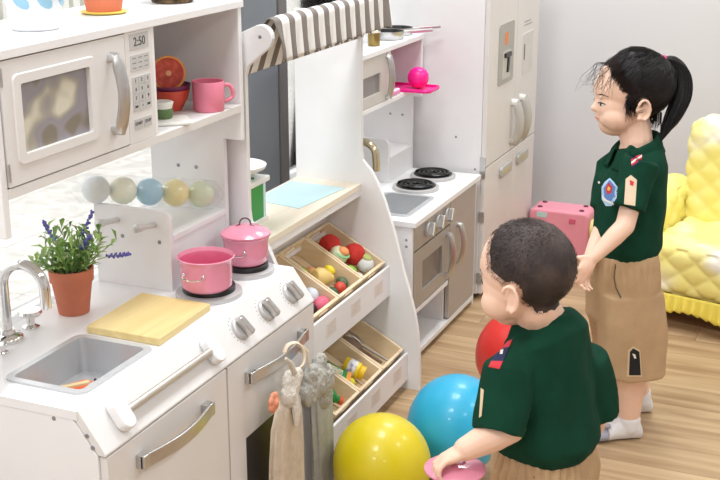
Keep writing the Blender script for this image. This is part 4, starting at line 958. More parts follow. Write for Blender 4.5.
obj('hub', MB().lathe([(0, .016), (.020, .016), (.018, .02), (0, .021)], (px1+.001, py0+.05, .12), X, n=24), mat('hub_green', (150, 200, 60), .5), t, smooth=True)
obj('side_step', MB().prism(rrect(px1+.003, px1+.08, .0, .075, .02, 4), 'y', py0+.02, py1-.02), PT, t, bevel=.006)

# ------------------------------------------------------------------ yellow quilted armchair
CO, CA, CB = V((-.575, 3.78, 0)), V((.973, -.229, 0)), V((.229, .973, 0))
def ch(a, b, z): return CO+CA*a+CB*b+Z*z
t = thing('armchair', 'yellow quilted armchair with ruffled cover standing behind the girl', 'armchair', ch(.12, .25, 0))
YQ = blotch('yellow_floral_quilt', [(247, 238, 158), (246, 234, 146), (246, 233, 140), (246, 234, 146), (247, 238, 170), (250, 246, 232)], 6, .9, .6)
def rbox(a0, a1, b0, b1, z0, z1, r):
    m = MB(); m.obox(ch((a0+a1)/2, (b0+b1)/2, (z0+z1)/2), CA, CB, Z, (a1-a0)/2-r, (b1-b0)/2-r, (z1-z0)/2-r)
    return m
def cushion(name, a0, a1, b0, b1, z0, z1, r, ma, quilt=None, bulge=.0):
    "rounded, padded block; quilt adds diamond tufting on its faces"
    bm = bmesh.new(); bmesh.ops.create_cube(bm, size=2); bmesh.ops.subdivide_edges(bm, edges=bm.edges[:], cuts=56, use_grid_fill=True)
    h = V(((a1-a0)/2, (b1-b0)/2, (z1-z0)/2)); cc = ch((a0+a1)/2, (b0+b1)/2, (z0+z1)/2)
    for v in bm.verts:
        p = V((v.co.x*h.x, v.co.y*h.y, v.co.z*h.z)); inn = V([max(-h[i]+r, min(h[i]-r, p[i])) for i in range(3)]); d = p-inn
        nrm = d.normalized() if d.length > 1e-6 else V((0, 0, 0))
        q = inn+nrm*r if d.length > 1e-6 else p
        if d.length <= 1e-6: continue
        if quilt:
            ax = [abs(x) for x in nrm]; k = ax.index(max(ax)); uu = [q[i] for i in range(3) if i != k]
            s1 = (uu[0]+uu[1]*1.25)/quilt; s2 = (uu[0]-uu[1]*1.25)/quilt
            tuft = abs(math.sin(PI*s1))**.42*abs(math.sin(PI*s2))**.42
            q += nrm*(.011*tuft-.003)
        v.co = CA*q.x+CB*q.y+Z*q.z+cc-ORG[t]
    me = bpy.data.meshes.new(name); bm.to_mesh(me); bm.free()
    return obj(name, me, ma, t, smooth=True, angle=80)
cushion('seat', -.05, .42, -.01, .42, .11, .275, .035, YQ, .10)
cushion('backrest', -.06, .43, .33, .50, .12, .615, .05, YQ, .10)
cushion('arm', -.19, -.05, .015, .47, .10, .395, .055, YQ, .10)
cushion('arm', .42, .56, .015, .47, .10, .395, .055, YQ, .10)
obj('base', MB().prism([(0, 0), (1, 0), (1, 1), (0, 1)], 'z', 0, 1) if False else MB().obox(ch(.185, .255, .075), CA, CB, Z, .365, .23, .032), mat('orange_yellow_base', (222, 168, 58), .6), t, bevel=.008)
for a in (-.13, .50):
    for b in (.06, .44): obj('leg', MB().obox(ch(a, b, .0215), CA, CB, Z, .02, .02, .0215), BLACK, t, bevel=.003)
def ruf(u, v):
    a = -.20+u*.77; k = math.sin(u*2*PI*26)
    return ch(a, -.022-.014*v+.007*k*v, .120-.050*v-.028*v*(.5+.5*math.sin(u*2*PI*2.2-1.2))-.006*k*v)
obj('ruffle', MB().grid(260, 8, ruf), mat('yellow_ruffle', (242, 222, 96), .85, var=.06), t, smooth=True, fix=False, solid=.003, angle=80)
PWH = mat('white_petal_print', (250, 246, 240), .9)
PPK = mat('pink_petal_print', (236, 176, 196), .9)
chair_bvh = None

# ------------------------------------------------------------------ the children
def bvh_of(o):
    me = o.data; mw = V(ORG[o]); return BVHTree.FromPolygons([v.co+mw for v in me.vertices], [tuple(p.vertices) for p in me.polygons])
def patch(name, outline, trees, ma, parent, lift=.0012, rings=6, nsub=4, label=None):
    "cloth patch lying on a garment: outline given where the photo shows it, laid onto the real surface"
    eye = V((0, 0, CH)); pts = []; trees_d = 2.1 if parent is boy else 2.95
    for (a, b) in zip(outline, outline[1:]+outline[:1]):
        pts += [(a[0]+(b[0]-a[0])*i/nsub, a[1]+(b[1]-a[1])*i/nsub) for i in range(nsub)]
    cu = sum(p[0] for p in pts)/len(pts); cv = sum(p[1] for p in pts)/len(pts)
    def hit(u, v):
        d = (P(u, v, 1)-eye).normalized(); best = None
        for tr in trees:
            h = tr.ray_cast(eye, d)
            if h[0] is not None and (best is None or h[3] < best[3]): best = h
        if best is None:
            best = min((tr.find_nearest(P(u, v, trees_d)) for tr in trees), key=lambda q: q[3])
            if best[0] is None: return None
        n = best[1]; n = n if n.dot(d) < 0 else -n
        return best[0]+n*lift
    m = MB(); c = hit(cu, cv); n = len(pts); vs = [c]; last = c
    for r in range(1, rings+1):
        for p in pts:
            q = hit(cu+(p[0]-cu)*r/rings, cv+(p[1]-cv)*r/rings)
            if q is None or (c is not None and (q-c).length > .15): q = last
            vs.append(q); last = q
    fs = [(0, 1+i, 1+(i+1) % n) for i in range(n)]
    for r in range(rings-1): fs += [(1+r*n+i, 1+(r+1)*n+i, 1+(r+1)*n+(i+1) % n, 1+r*n+(i+1) % n) for i in range(n)]
    m.add(vs, fs)
    return obj(name, m, ma, parent, smooth=True, fix=False, label=label, angle=80)
def cap(m, a, b, ra, rb, n=14, k=8):
    "tapered limb piece with round ends"
    a = V(a); b = V(b); d = (b-a); L_ = d.length; d.normalize(); pr_ = []
    for i in range(6): th = PI/2*i/5; pr_.append((ra*math.sin(th), -ra*math.cos(th)))
    for i in range(1, k): pr_.append((ra+(rb-ra)*i/k, L_*i/k))
    for i in range(6): th = PI/2*(1-i/5); pr_.append((rb*math.sin(th), L_+rb*math.cos(th)))
    pr_[0] = (0, -ra); pr_[-1] = (0, L_+rb)
    m.lathe(pr_, a, d, n=n)
def chain(m, pts, rs):
    for (a, b), (ra, rb) in zip(zip(pts, pts[1:]), zip(rs, rs[1:])): cap(m, a, b, ra, rb)
def hand(m, wrist, d, nrm, s, curl=.8, thumb=1, spread=.34):
    "wrist point, direction of the fingers, direction the palm faces, hand length"
    d = V(d).normalized(); nrm = (V(nrm)-d*d.dot(V(nrm))).normalized(); sd = d.cross(nrm)*thumb
    R = Matrix((d, sd, nrm)).transposed()
    m.ell(V(wrist)+d*s*.28, (s*.30, s*.215, s*.12), R, 16, 10)
    for i, (off, ln) in enumerate(((.15, .40), (.05, .45), (-.05, .42), (-.145, .33))):
        b = V(wrist)+d*s*.48+sd*(off*s)-nrm*s*.02; a = curl*.55; dd = (d+sd*(off*spread*4)).normalized(); pts = [b-d*s*.06]; cur = b
        rr_ = s*.046
        pts.append(b); ang = 0
        for seg, fr_ in enumerate((.45, .32, .23)):
            ang += a*(1.0 if seg else .6); dv = (dd*math.cos(ang)+nrm*math.sin(ang)); cur = cur+dv*(ln*s*fr_*1.1); pts.append(cur)
        chain(m, pts, [rr_*1.1, rr_*1.08, rr_, rr_*.92, rr_*.8])
    tb = V(wrist)+d*s*.16+sd*s*.17; t1 = tb+(d*.6+sd*.55+nrm*.45).normalized()*s*.22; t2 = t1+(d*.85+sd*.05+nrm*.55).normalized()*s*.20
    chain(m, [tb-sd*s*.06, tb, t1, t2], [s*.075, s*.075, s*.062, s*.05])
class Head:
    def __init__(h, c, F, s, tilt=0, roll=0):
        F = V(F).normalized(); L = Z.cross(F).normalized(); R = Matrix.Rotation(tilt, 3, L); h.F = R @ F; h.L = L; h.U = R @ Z
        if roll:
            Q = Matrix.Rotation(roll, 3, h.F); h.L = Q @ h.L; h.U = Q @ h.U
        h.s = s; h.o = V(c)-h.U*(.55*s); h.R = Matrix((h.F, h.L, h.U)).transposed()
    def p(h, a, b, c): return h.o+h.F*(a*h.s)+h.L*(b*h.s)+h.U*(c*h.s)
    def e(h, m, c, r, rot=None, nu=24, nv=16):
        m.ell(h.p(*c), tuple(x*h.s for x in r), h.R @ rot if rot else h.R, nu, nv)
    def loc(h, q):
        d = (q-h.o)/h.s; return d.dot(h.F), d.dot(h.L), d.dot(h.U)
    def build(h, m, cheek=.17, back=.475):
        h.e(m, (.44-back, 0, .605), (back, .39, .40), None, 32, 22)
        h.e(m, (.12, 0, .40), (.32, .33, .34)); h.e(m, (.17, 0, .60), (.28, .31, .25)); h.e(m, (.19, 0, .15), (.19, .20, .14))
        h.e(m, (.275, 0, .120), (.085, .10, .075))
        for s in (-1, 1):
            h.e(m, (.20, .185*s, .27), (cheek, .155, .165)); h.e(m, (.28, .11*s, .25), (.12, .13, .12))
            h.e(m, (.375, .105*s, .525), (.05, .08, .03))
            # ear: rim, lobe and back plate
            er = Matrix.Rotation(-.30*s, 3, 'Z')
            h.e(m, (-.035, .40*s, .40), (.070, .020, .105), er, 16, 10)
            c0 = h.p(-.045, .425*s, .405); ex = (h.F*math.cos(.3)-h.L*s*math.sin(.3)*-1).normalized()
            pts = [c0+ex*(h.s*.078*math.cos(a))+h.U*(h.s*.118*math.sin(a))+h.L*(s*h.s*(.024-.02*math.cos(a))) for a in [math.radians(x) for x in range(20, 292, 16)]]
            m.tube(pts, h.s*.021, 8)
            h.e(m, (-.005, .405*s, .295), (.034, .026, .040), None, 12, 8); h.e(m, (.028, .40*s, .395), (.018, .022, .035), None, 10, 8)
        chain(m, [h.p(.40, 0, .47), h.p(.418, 0, .41), h.p(.443, 0, .365)], [h.s*.035, h.s*.035, h.s*.044])
        for s in (-1, 1): h.e(m, (.412, .040*s, .348), (.034, .032, .026), None, 12, 8)
        h.e(m, (.395, 0, .262), (.036, .078, .022), None, 16, 10); h.e(m, (.386, 0, .222), (.034, .062, .022), None, 16, 10); h.e(m, (.375, 0, .30), (.04, .09, .04))
    def surf(h, b, c):
        q = h.tree.ray_cast(h.p(1.0, b, c), -h.F); return h.loc(q[0])[0] if q[0] is not None else .36
    def face(h, par, lidcol):
        for s in (-1, 1):
            rot = h.R @ Matrix.Rotation(.45*s, 3, 'Z')
            sp = h.surf(.150*s, .432)
            ey = obj('eye', MB().ell(h.p(sp-.010, .150*s, .432), tuple(x*h.s for x in (.016, .052, .020)), rot, 16, 10), mat('eye_white', (214, 204, 198), .3), par, smooth=True)
            obj('iris', MB().ell(h.p(sp-.004, .148*s, .432), tuple(x*h.s for x in (.013, .026, .021)), rot, 14, 8), mat('dark_iris', (38, 26, 22), .2), ey, smooth=True)
            ys = [(.095+.115*i/10) for i in range(11)]
            pts = [h.p(h.surf(y*s, .440)+.004, y*s, .444+.014*math.sin(PI*i/10)) for i, y in enumerate(ys)]
            obj('eyelash', MB().tube(pts, h.s*.0065, 6), lidcol, ey, smooth=True)
            ys = [(.085+.155*i/8) for i in range(9)]
            pts = [h.p(h.surf(y*s, .545)-.002, y*s, .540+.020*math.sin(PI*i/8)) for i, y in enumerate(ys)]
            obj('eyebrow', MB().tube(pts, [h.s*(.004+.005*math.sin(PI*i/8)) for i in range(9)], 6), lidcol, par, smooth=True)
        lp_ = [h.p(h.surf(y, .242)-.004, y, .240+.008*math.cos(y*30)) for y in [(-.085+.17*i/12) for i in range(13)]]
        obj('lips', MB().tube(lp_, [h.s*.003+h.s*.012*math.sin(PI*i/12) for i in range(13)], 8), mat('lip_rose', (206, 128, 118), .4), par, smooth=True)
def hair_shell(h, tree, g, thick, ctr=(-.03, 0, .60), nu=120, nv=90, ramp=.14):
    c = h.p(*ctr); vs = {}; m = MB(); idx = {}
    pos = []
    for j in range(nv+1):
        th = PI*j/nv
        for i in range(nu):
            ph = 2*PI*i/nu; d = h.R @ V((math.sin(th)*math.cos(ph), math.sin(th)*math.sin(ph), math.cos(th)))
            q = tree.ray_cast(c+d*h.s*1.2, -d); s_ = q[0] if q[0] is not None else c+d*h.s*.4
            a, b, k = h.loc(s_); gv = g(a, b, k); pos.append((s_+d*(thick(a, b, k)*max(0, min(1, gv/ramp))-.0006), gv))
    fs = []
    for j in range(nv):
        for i in range(nu):
            q = [j*nu+i, j*nu+(i+1) % nu, (j+1)*nu+(i+1) % nu, (j+1)*nu+i]
            if min(pos[x][1] for x in q) > -.01: fs.append(tuple(q))
    use = sorted({x for f in fs for x in f}); mp = {x: n for n, x in enumerate(use)}
    m.add([pos[x][0] for x in use], [tuple(mp[x] for x in f) for f in fs])
    return m, [(pos[x][0], pos[x][1]) for x in use]
def strands(m, h, pts, flow, n, ln, r, seed, lift=.35, wob=.25):
    rg = random.Random(seed); c = h.p(-.03, 0, .6)
    for _ in range(n):
        q, gv = pts[rg.randrange(len(pts))]; q = q+V((rg.gauss(0, 1), rg.gauss(0, 1), rg.gauss(0, 1)))*.0014; nr = (q-c).normalized()
        f = flow(q); f = (f-nr*f.dot(nr)); f = f.normalized() if f.length > 1e-5 else nr.orthogonal().normalized()
        f = (f+nr.cross(f)*rg.gauss(0, wob)+nr*lift*rg.uniform(.2, 1)).normalized(); l = ln*rg.uniform(.5, 1.2)
        s1 = f.cross(nr).normalized()*r; p1 = q+f*l*.55; p2 = q+f*l-nr*l*.1
        m.add([q-s1, q+s1, p1-s1*.8, p1+s1*.8, p2, q+nr*r, p1+nr*r], [(0, 1, 3, 2), (2, 3, 4), (0, 5, 6, 2), (5, 1, 3, 6), (2, 6, 4), (6, 3, 4)])

def displace(me, amp, sc, st=(1, 1, 1)):
    for v, n in zip(me.vertices, [v.normal.copy() for v in me.vertices]):
        q = V((v.co.x*st[0], v.co.y*st[1], v.co.z*st[2]))*sc
        v.co += n*(noise.noise(q)*amp+noise.noise(q*2.3+V((5, 3, 1)))*amp*.5)
    return me
def sole(m, heel, toe, w, hgt):
    d = (V(toe)-V(heel)); L_ = d.length; d.normalize(); s = Z.cross(d); secs = []
    for t, ww, hh in ((0, .45, .55), (.06, .68, .9), (.25, .74, 1.1), (.5, .84, .95), (.75, 1.0, .62), (.92, .86, .45), (1, .5, .28)):
        secs.append((V(heel)+d*(L_*t)+Z*(hgt*hh*.5), s*(w*ww/2), Z*(hgt*hh*.5)))
    m.loft(secs, 18)

# ---- the boy
bF = V((-.979, .205, 0)).normalized(); bL = Z.cross(bF)
W0 = V((-.468, 1.951, 0)); NB = P(544, 317, 2.115)
boy = thing('person', 'small boy in dark green polo shirt and khaki shorts holding a pink lid', 'person', W0)
hb = Head(P(528, 270, 2.075), bF, .190, tilt=.10)
def tilt3(v, k): return v-Z*(v.dot(bF)*k)
def tc(z): return V((W0.x, W0.y, z))+(V((NB.x, NB.y, 0))-V((W0.x, W0.y, 0)))*max(0, min(1, (z-.4)/(NB.z-.4)))
LS, RS = P(514, 376, 2.08), P(578, 374, 2.185)
LE, LW_ = P(510, 427, 2.06), P(466, 449, 2.055)
RE = P(594, 420, 2.25); RW = P(582, 455, 2.29)
m = MB(); hb.build(m, .185, .44)
chain(m, [hb.p(-.06, 0, .20), NB-Z*.01], [.040, .043])
m.loft([(tc(z), bL*a, bF*b) for z, a, b in ((.30, .05, .05), (.36, .078, .07), (.42, .078, .068), (.50, .074, .062), (.56, .076, .055), (.60, .062, .045), (.625, .045, .042))], 24)
chain(m, [LS, (LS+LE)/2, LE, LE+(LW_-LE)*.4, LW_], [.025, .027, .028, .0285, .0215])
chain(m, [RS, (RS+RE)/2, RE, RW], [.025, .026, .024, .019])
LID = P(455, 469, 2.085)
hd_ = (LW_-LE).normalized(); hand(m, LW_-hd_*.006, (P(440, 462, 2.055)-LW_), V((.10, 0, -1)), .098, 1.15, -1)
hand(m, RW, (P(566, 482, 2.29)-RW), bL, .085, .8, 1)
for s in (-1, 1):
    hp_ = V((W0.x, W0.y, .345))+bL*(.042*s); kn = V((W0.x, W0.y, .19))+bL*(.05*s)+bF*.012; an = V((W0.x, W0.y, .045))+bL*(.052*s)-bF*.008
    chain(m, [hp_, (hp_+kn)/2, kn, kn+(an-kn)*.35-bF*.006, an], [.056, .050, .038, .038, .025])
    sole(m, an-bF*.026-Z*.0445, an+bF*.095-Z*.0445, .056, .05)
body = obj('body', shift(organic(m, .0028, 5), ORG[boy]), SKIN, boy, smooth=True, angle=180)
tb = bvh_of(body); hb.tree = tb
hb.face(boy, HAIRM)
def g_boy(a, b, c):
    # distance-like value, positive where hair grows
    if abs(b) > .405 and c < .56: return -1
    front = (.235+.10*max(0, min(1, (c-.72)/.25))-.05*abs(b)/.4)-a+.02*math.sin(b*23+c*9)
    if a < -.16: low = .18
    elif a < -.02: low = .18+(.50-.18)*(a+.16)/.14
    else: low = .50+.12*min(1, (a+.02)/.22)
    return min(front*1.2, (c-low))
hm, hp2 = hair_shell(hb, tb, g_boy, lambda a, b, c: .0035)
whorl = hb.p(-.33, -.03, .86)
strands(hm, hb, [x for x in hp2 if x[1] > .03], lambda q: q-whorl, 9000, .0060, .00026, 5, .05, .12)
BH = blotch('short_dark_brown_hair', [(40, 30, 28), (56, 44, 41), (78, 63, 58)], 18, .65, 3)
obj('hair', hm, BH, boy, fix=False, smooth=True, angle=80)
def edge_hair(h, tree, g, n, lo, hi, keep, seed):
    rg_ = random.Random(seed); out = []; c0 = h.p(-.03, 0, .60)
    while len(out) < n:
        d = h.R @ V((rg_.gauss(0, 1), rg_.gauss(0, 1), rg_.gauss(0, 1))).normalized(); q = tree.ray_cast(c0+d*h.s*1.2, -d)
        if q[0] is None: continue
        a, b, c = h.loc(q[0]); gv = g(a, b, c)
        if lo < gv < hi and keep(a, b, c): out.append((q[0]+d*.0010, gv))
    return out
fine = MB()
strands(fine, hb, edge_hair(hb, tb, g_boy, 1500, -.03, .05, lambda a, b, c: c > .2 and abs(b) < .40, 3), lambda q: q-whorl, 2600, .0045, .00018, 21, .03, .15)
obj('fine_hair', fine, mat('soft_brown_stubble', (92, 70, 62), .6, var=.25, scale=50, spec=.2), boy, fix=False, kind='stuff')
# polo shirt
m = MB()
m.loft([(tc(z)+bF*f, bL*a, tilt3(bF*b, .38*max(0, min(1, (z-.57)/.06)))) for z, a, b, f in ((.436, .098, .086, 0), (.446, .103, .091, 0), (.464, .108, .096, -.004), (.49, .108, .094, -.004), (.52, .104, .086, -.004), (.56, .106, .082, -.003), (.595, .106, .076, -.002), (NB.z-.035, .096, .066, 0), (NB.z-.018, .074, .056, 0), (NB.z-.006, .054, .050, 0), (NB.z, .048, .046, 0))], 36)
SH0, SH1 = P(511, 370, 2.065), P(499, 430, 2.055); sa = (SH1-SH0).normalized(); ss_ = sa.cross(bL).normalized()
m.loft([(NB-Z*.03+bL*.02, bF*.034, Z*.03), (SH0+V((0, 0, .004)), ss_*.048, ss_.cross(sa)*.046), (SH0+(SH1-SH0)*.5, ss_*.050, ss_.cross(sa)*.042), (SH1-sa*.005, ss_*.047, ss_.cross(sa)*.043), (SH1+sa*.006, ss_*.046, ss_.cross(sa)*.042)], 28)
SR0, SR1 = P(582, 360, 2.185), P(594, 414, 2.235); sa = (SR1-SR0).normalized(); ss_ = sa.cross(bF).normalized()
m.loft([(NB-Z*.03-bL*.02, bF*.034, Z*.03), (SR0, ss_*.047, ss_.cross(sa)*.047), (SR0+(SR1-SR0)*.5, ss_*.048, ss_.cross(sa)*.046), (SR1, ss_*.046, ss_.cross(sa)*.044)], 28)
sme = displace(shift(organic(m, .004, 7), ORG[boy]), .0095, 11, (1, 1, .6))
shirt = obj('polo_shirt', sme, GREEN, boy, smooth=True, angle=180)
ts = bvh_of(shirt)
def collar(par, nb, F, L, r0, r1, drop, tiltf, ma, open_=.10):
    def f(u, v):
        a = -PI+open_+(2*PI-2*open_)*u; c, s = math.cos(a), math.sin(a)   # a = 0 at the nape
        d = -F*c*1.0+L*s
        r = r0+(r1-r0)*v; z = .016*math.sin(PI*min(1, v*1.3))-drop*v*v-tiltf*(1-c)/2
        pt = (1-abs(abs(a)-2.4)/.7)*v if abs(abs(a)-2.4) < .7 else 0
        return nb+d*(r+.010*max(0, pt))+Z*(z-.012*max(0, pt))
    return obj('collar', MB().grid(60, 10, f), ma, par, smooth=True, fix=False, solid=.003, angle=80)
collar(boy, NB+Z*.004, bF, bL, .043, .060, .020, .030, GREEN)
# khaki shorts
m = MB()
m.loft([(V((W0.x, W0.y, z)), bL*a, bF*b) for z, a, b in ((.456, .088, .076), (.446, .093, .082), (.40, .106, .094), (.33, .108, .094), (.30, .10, .085))], 36)
for s in (-1, 1): m.loft([(V((W0.x, W0.y, z))+bL*(.052*s), bL*a, bF*b) for z, a, b in ((.36, .055, .08), (.30, .060, .082), (.24, .062, .080), (.20, .064, .080))], 28)
pme = shift(organic(m, .004, 4), ORG[boy])
for v, vn in zip(pme.vertices, [v.normal.copy() for v in pme.vertices]):
    z = v.co.z
    if z > .36:
        a = math.atan2(v.co.y, v.co.x); k = min(1, (z-.36)/.05); v.co += vn*(.0026*k*math.sin(a*38+noise.noise(v.co*30)*2))
displace(pme, .006, 15, (1, 1, .4))
obj('shorts', pme, KHAKI, boy, smooth=True, angle=180)
for s in (-1, 1):
    an = V((W0.x, W0.y, .045))+bL*(.052*s)-bF*.008; m = MB(); sole(m, an-bF*.030-Z*.0448, an+bF*.099-Z*.0448, .062, .056); chain(m, [an-Z*.005, an+Z*.035], [.030, .029])
    obj('sock', shift(organic(m, .004, 3), ORG[boy]), mat('white_sock', (232, 230, 230), .9, bump=.3, bscale=300), boy, smooth=True, angle=180)
NAVY = mat('navy_cloth', (34, 40, 78), .8); REDC = mat('red_cloth', (206, 52, 62), .8); WHC = mat('white_cloth', (232, 228, 222), .85); TAN = mat('tan_cloth', (214, 190, 156), .85)
# shoulder tab: red and navy bars with pale edges
def bars(q, cols, par, tr, names):
    (a, b, c, d) = q; n = len(cols)
    for i, (cm, nm) in enumerate(zip(cols, names)):
        t0, t1 = i/n, (i+1)/n; L4 = lambda p, r, t: (p[0]+(r[0]-p[0])*t, p[1]+(r[1]-p[1])*t)
        patch(nm, [L4(a, d, t0), L4(b, c, t0), L4(b, c, t1), L4(a, d, t1)], tr, cm, par, .0016, 4, 3)
bars([(499, 345), (513, 340), (500, 369), (489, 367)], [REDC, NAVY, NAVY, REDC], boy, [ts], ['shoulder_tab', 'shoulder_tab', 'shoulder_tab', 'shoulder_tab'])
patch('tab_mark', [(501, 351), (504, 350), (503, 355), (500, 355)], [ts], WHC, boy, .0022, 3, 2)
patch('sleeve_edging', [(481.5, 388), (484.5, 390), (482, 416), (479.5, 418)], [ts], TAN, boy, .0016, 4, 4)

# pink lid in the boy's hand
t = thing('pot_lid', 'pink enamel toy pot lid held in the boy\'s hand', 'pot lid', LID)
obj('disc', MB().lathe([(0, -.002), (.050, -.004), (.0535, -.001), (.0535, .002), (.049, .005), (.03, .012), (.01, .015), (0, .0152)], LID, n=48), PINKE, t, smooth=True)
obj('lid_handle', MB().tube([LID+RT*.018+Z*.013, LID+RT*.014+Z*.022, LID+Z*.027, LID-RT*.014+Z*.022, LID-RT*.018+Z*.013], .0026, 8), CHROME, t, smooth=True)

# ---- the girl
gF = V((-.786, -.619, 0)).normalized(); gL = Z.cross(gF)
girl = thing('person', 'girl with a ponytail in green polo shirt and khaki shorts by the armchair', 'person', (-.49, 3.0, 0))
gH = (-RT*.995-HD*.06).normalized()
hg = Head(P(630.5, 91.5, 2.985), gH, .203, tilt=.03)
NG = P(637, 138, 2.99); WG = P(626, 253, 3.06)
def gc(z): return WG+(NG-WG)*((z-WG.z)/(NG.z-WG.z))
GLS, GLE, GLW = P(638, 176, 2.92), P(625, 226, 2.895), P(594, 257, 2.885)
GRS, GRE, GRW = P(616, 176, 3.05), P(604, 226, 3.05), P(590, 258, 2.99)
FLa, FRa = P(629, 418, 3.15), P(640, 392, 3.30)
FLa.z, FRa.z = .05, .05
m = MB(); hg.build(m, .18)
chain(m, [hg.p(-.05, 0, .20), NG-Z*.01], [.040, .041])
m.loft([(gc(z), gL*a, gF*b) for z, a, b in ((WG.z-.10, .05, .05), (WG.z-.04, .08, .07), (WG.z, .078, .066), (WG.z+.08, .078, .064), (NG.z-.09, .078, .055), (NG.z-.05, .06, .044), (NG.z-.02, .042, .04))], 24)
chain(m, [GLS, (GLS+GLE)/2, GLE, GLE+(GLW-GLE)*.35, GLW], [.025, .025, .024, .0235, .0165])
chain(m, [GRS, (GRS+GRE)/2, GRE, GRE+(GRW-GRE)*.35, GRW], [.025, .025, .024, .0235, .0165])
hand(m, GLW, (P(579, 276, 2.875)-GLW), (gF*.2-gL*.9-Z*.2), .098, .75, -1)
hand(m, GRW, (P(584, 279, 2.98)-GRW), (gL*.8-Z*.3), .098, .8, 1)
hipz = WG.z-.09
for s, an in ((1, FLa), (-1, FRa)):
    hp_ = V((WG.x, WG.y, hipz))+gL*(.045*s)+(V((an.x, an.y, 0))-V((WG.x, WG.y, 0)))*.05; kn = hp_+(an-hp_)*.55+gF*.012
    chain(m, [hp_, (hp_+kn)/2, kn, kn+(an-kn)*.35-gF*.008, an], [.052, .046, .040, .041, .027])
    fd = (-RT*.98-HD*.1).normalized()
    sole(m, an-fd*.030-Z*.0495, an+fd*.095-Z*.0495, .056, .052)
gbody = obj('body', shift(organic(m, .0028, 5), ORG[girl]), SKIN, girl, smooth=True, angle=180)
tg = bvh_of(gbody); hg.tree = tg
hg.face(girl, HAIRM)
def g_girl(a, b, c):
    ab = abs(b)
    if ab > .405 and c < .56: return -1
    front = (.275-.16*max(0, (.78-c)/.3)+.05*max(0, (c-.85)/.15))-a
    if a < -.20: low = .20
    elif a < -.04: low = .20+.30*(a+.20)/.16
    elif a < .06: low = .50-.20*(a+.04)/.10
    else: low = .42
    if a > .0 and c < .6: front = min(front, .13-a)
    return min(front*1.2, c-low)
GHAIR = mat('near_black_hair', (17, 12, 12), .5, var=.35, scale=50, bump=.35, bscale=260, spec=.25)
tie = P(664, 62, 2.985)
hm, hp2 = hair_shell(hg, tg, g_girl, lambda a, b, c: .009+.006*max(0, min(1, (c-.6)/.3)), ramp=.35)
strands(hm, hg, hp2, lambda q: tie-q, 3500, .030, .0005, 8, .06, .10)
hair = obj('hair', hm, GHAIR, girl, fix=False, smooth=True, angle=80)
fine = MB(); edge = edge_hair(hg, tg, g_girl, 1500, -.035, .10, lambda a, b, c: c > .36 and a > -.1, 12)
strands(fine, hg, edge, lambda q: tie-q, 2600, .026, .00042, 9, .05, .16)
obj('fine_hair', fine, mat('soft_brown_hair', (46, 33, 30), .55, var=.3, scale=50, spec=.25), girl, fix=False, kind='stuff')
# ponytail
pp = [P(u, v, d) for u, v, d in ((657, 64, 2.985), (664, 61, 2.985), (672, 62, 2.985), (680, 71, 2.985), (682.5, 85, 2.985), (680, 101, 2.98), (673, 117, 2.975), (667, 128, 2.97), (662, 137, 2.968))]
prs = [.018, .0105, .016, .020, .0225, .0235, .020, .012, .002]
pt_ = MB().tube(smoothpath(pp), [v.x for v in smoothpath([V((q, 0, 0)) for q in prs])], 16)
rg = random.Random(4)
for k in range(150):
    a = rg.uniform(0, 2*PI); q = rg.uniform(.75, 1.06); j = 0; e = []
    for i in range(1, len(pp)):
        rr_ = [.018, .010, .016, .021, .0235, .0245, .021, .014, .006][i]*q; dxx = (RT*math.cos(a)+FW*math.sin(a)); e.append(pp[i]+dxx*rr_)
    e[-1] = e[-1]+(pp[-1]-pp[-2])*rg.uniform(-.4, .5)
    e = smoothpath(e, 3); pt_.tube(e, [.0009]*(len(e)-1)+[.0002], 4, caps=False)
obj('ponytail', pt_, GHAIR, girl, smooth=True, angle=80)
tx = (pp[2]-pp[0]).normalized(); ty = tx.orthogonal().normalized(); tz_ = tx.cross(ty)
for k in (-1, 1): obj('hair_tie', MB().tube([pp[1]+tx*(.0022*k)+ty*(.0125*math.cos(a))+tz_*(.0125*math.sin(a)) for a in [2*PI*i/18 for i in range(19)]], .0026, 6, caps=False), mat('magenta_tie', (206, 60, 120), .6), girl, smooth=True)
# loose strands at forehead and nape
wm = MB()
for k in range(46):
    a0 = rg.uniform(.12, .27); b0 = rg.uniform(-.28, .34); st = hg.p(a0, b0, .93-.25*abs(b0))
    e1 = hg.p(a0+rg.uniform(.08, .18), b0*1.1, .84+rg.uniform(-.05, .06)); e2 = hg.p(a0+rg.uniform(.12, .30), b0*1.2, .70+rg.uniform(-.08, .08)); e3 = hg.p(a0+rg.uniform(.12, .38), b0*1.2, .58+rg.uniform(-.06, .14))
    wm.tube([st, e1, e2, e3], [.0007, .0006, .0005, .0002], 4, caps=False)
for k in range(70):
    b0 = .350+rg.uniform(-.02, .03); a0 = rg.uniform(.0, .12); e_ = rg.uniform(.24, .44); wm.tube([hg.p(a0, b0-.03, .70), hg.p(a0+.02, b0+.02, .56), hg.p(a0+.035+rg.uniform(-.02, .03), b0+.02, (.56+e_)/2), hg.p(a0+.02+rg.uniform(-.05, .05), b0-.01, e_)], [.0008, .0008, .0007, .0002], 4, caps=False)
for k in range(60):
    b0 = rg.uniform(-.2, .33); wm.tube([hg.p(-.30, b0, .34), hg.p(-.30, b0, .20), hg.p(-.27+rg.uniform(-.04, .04), b0, .10+rg.uniform(-.05, .05))], [.001, .0009, .0002], 4, caps=False)
obj('loose_hair', wm, GHAIR, girl, kind='stuff')
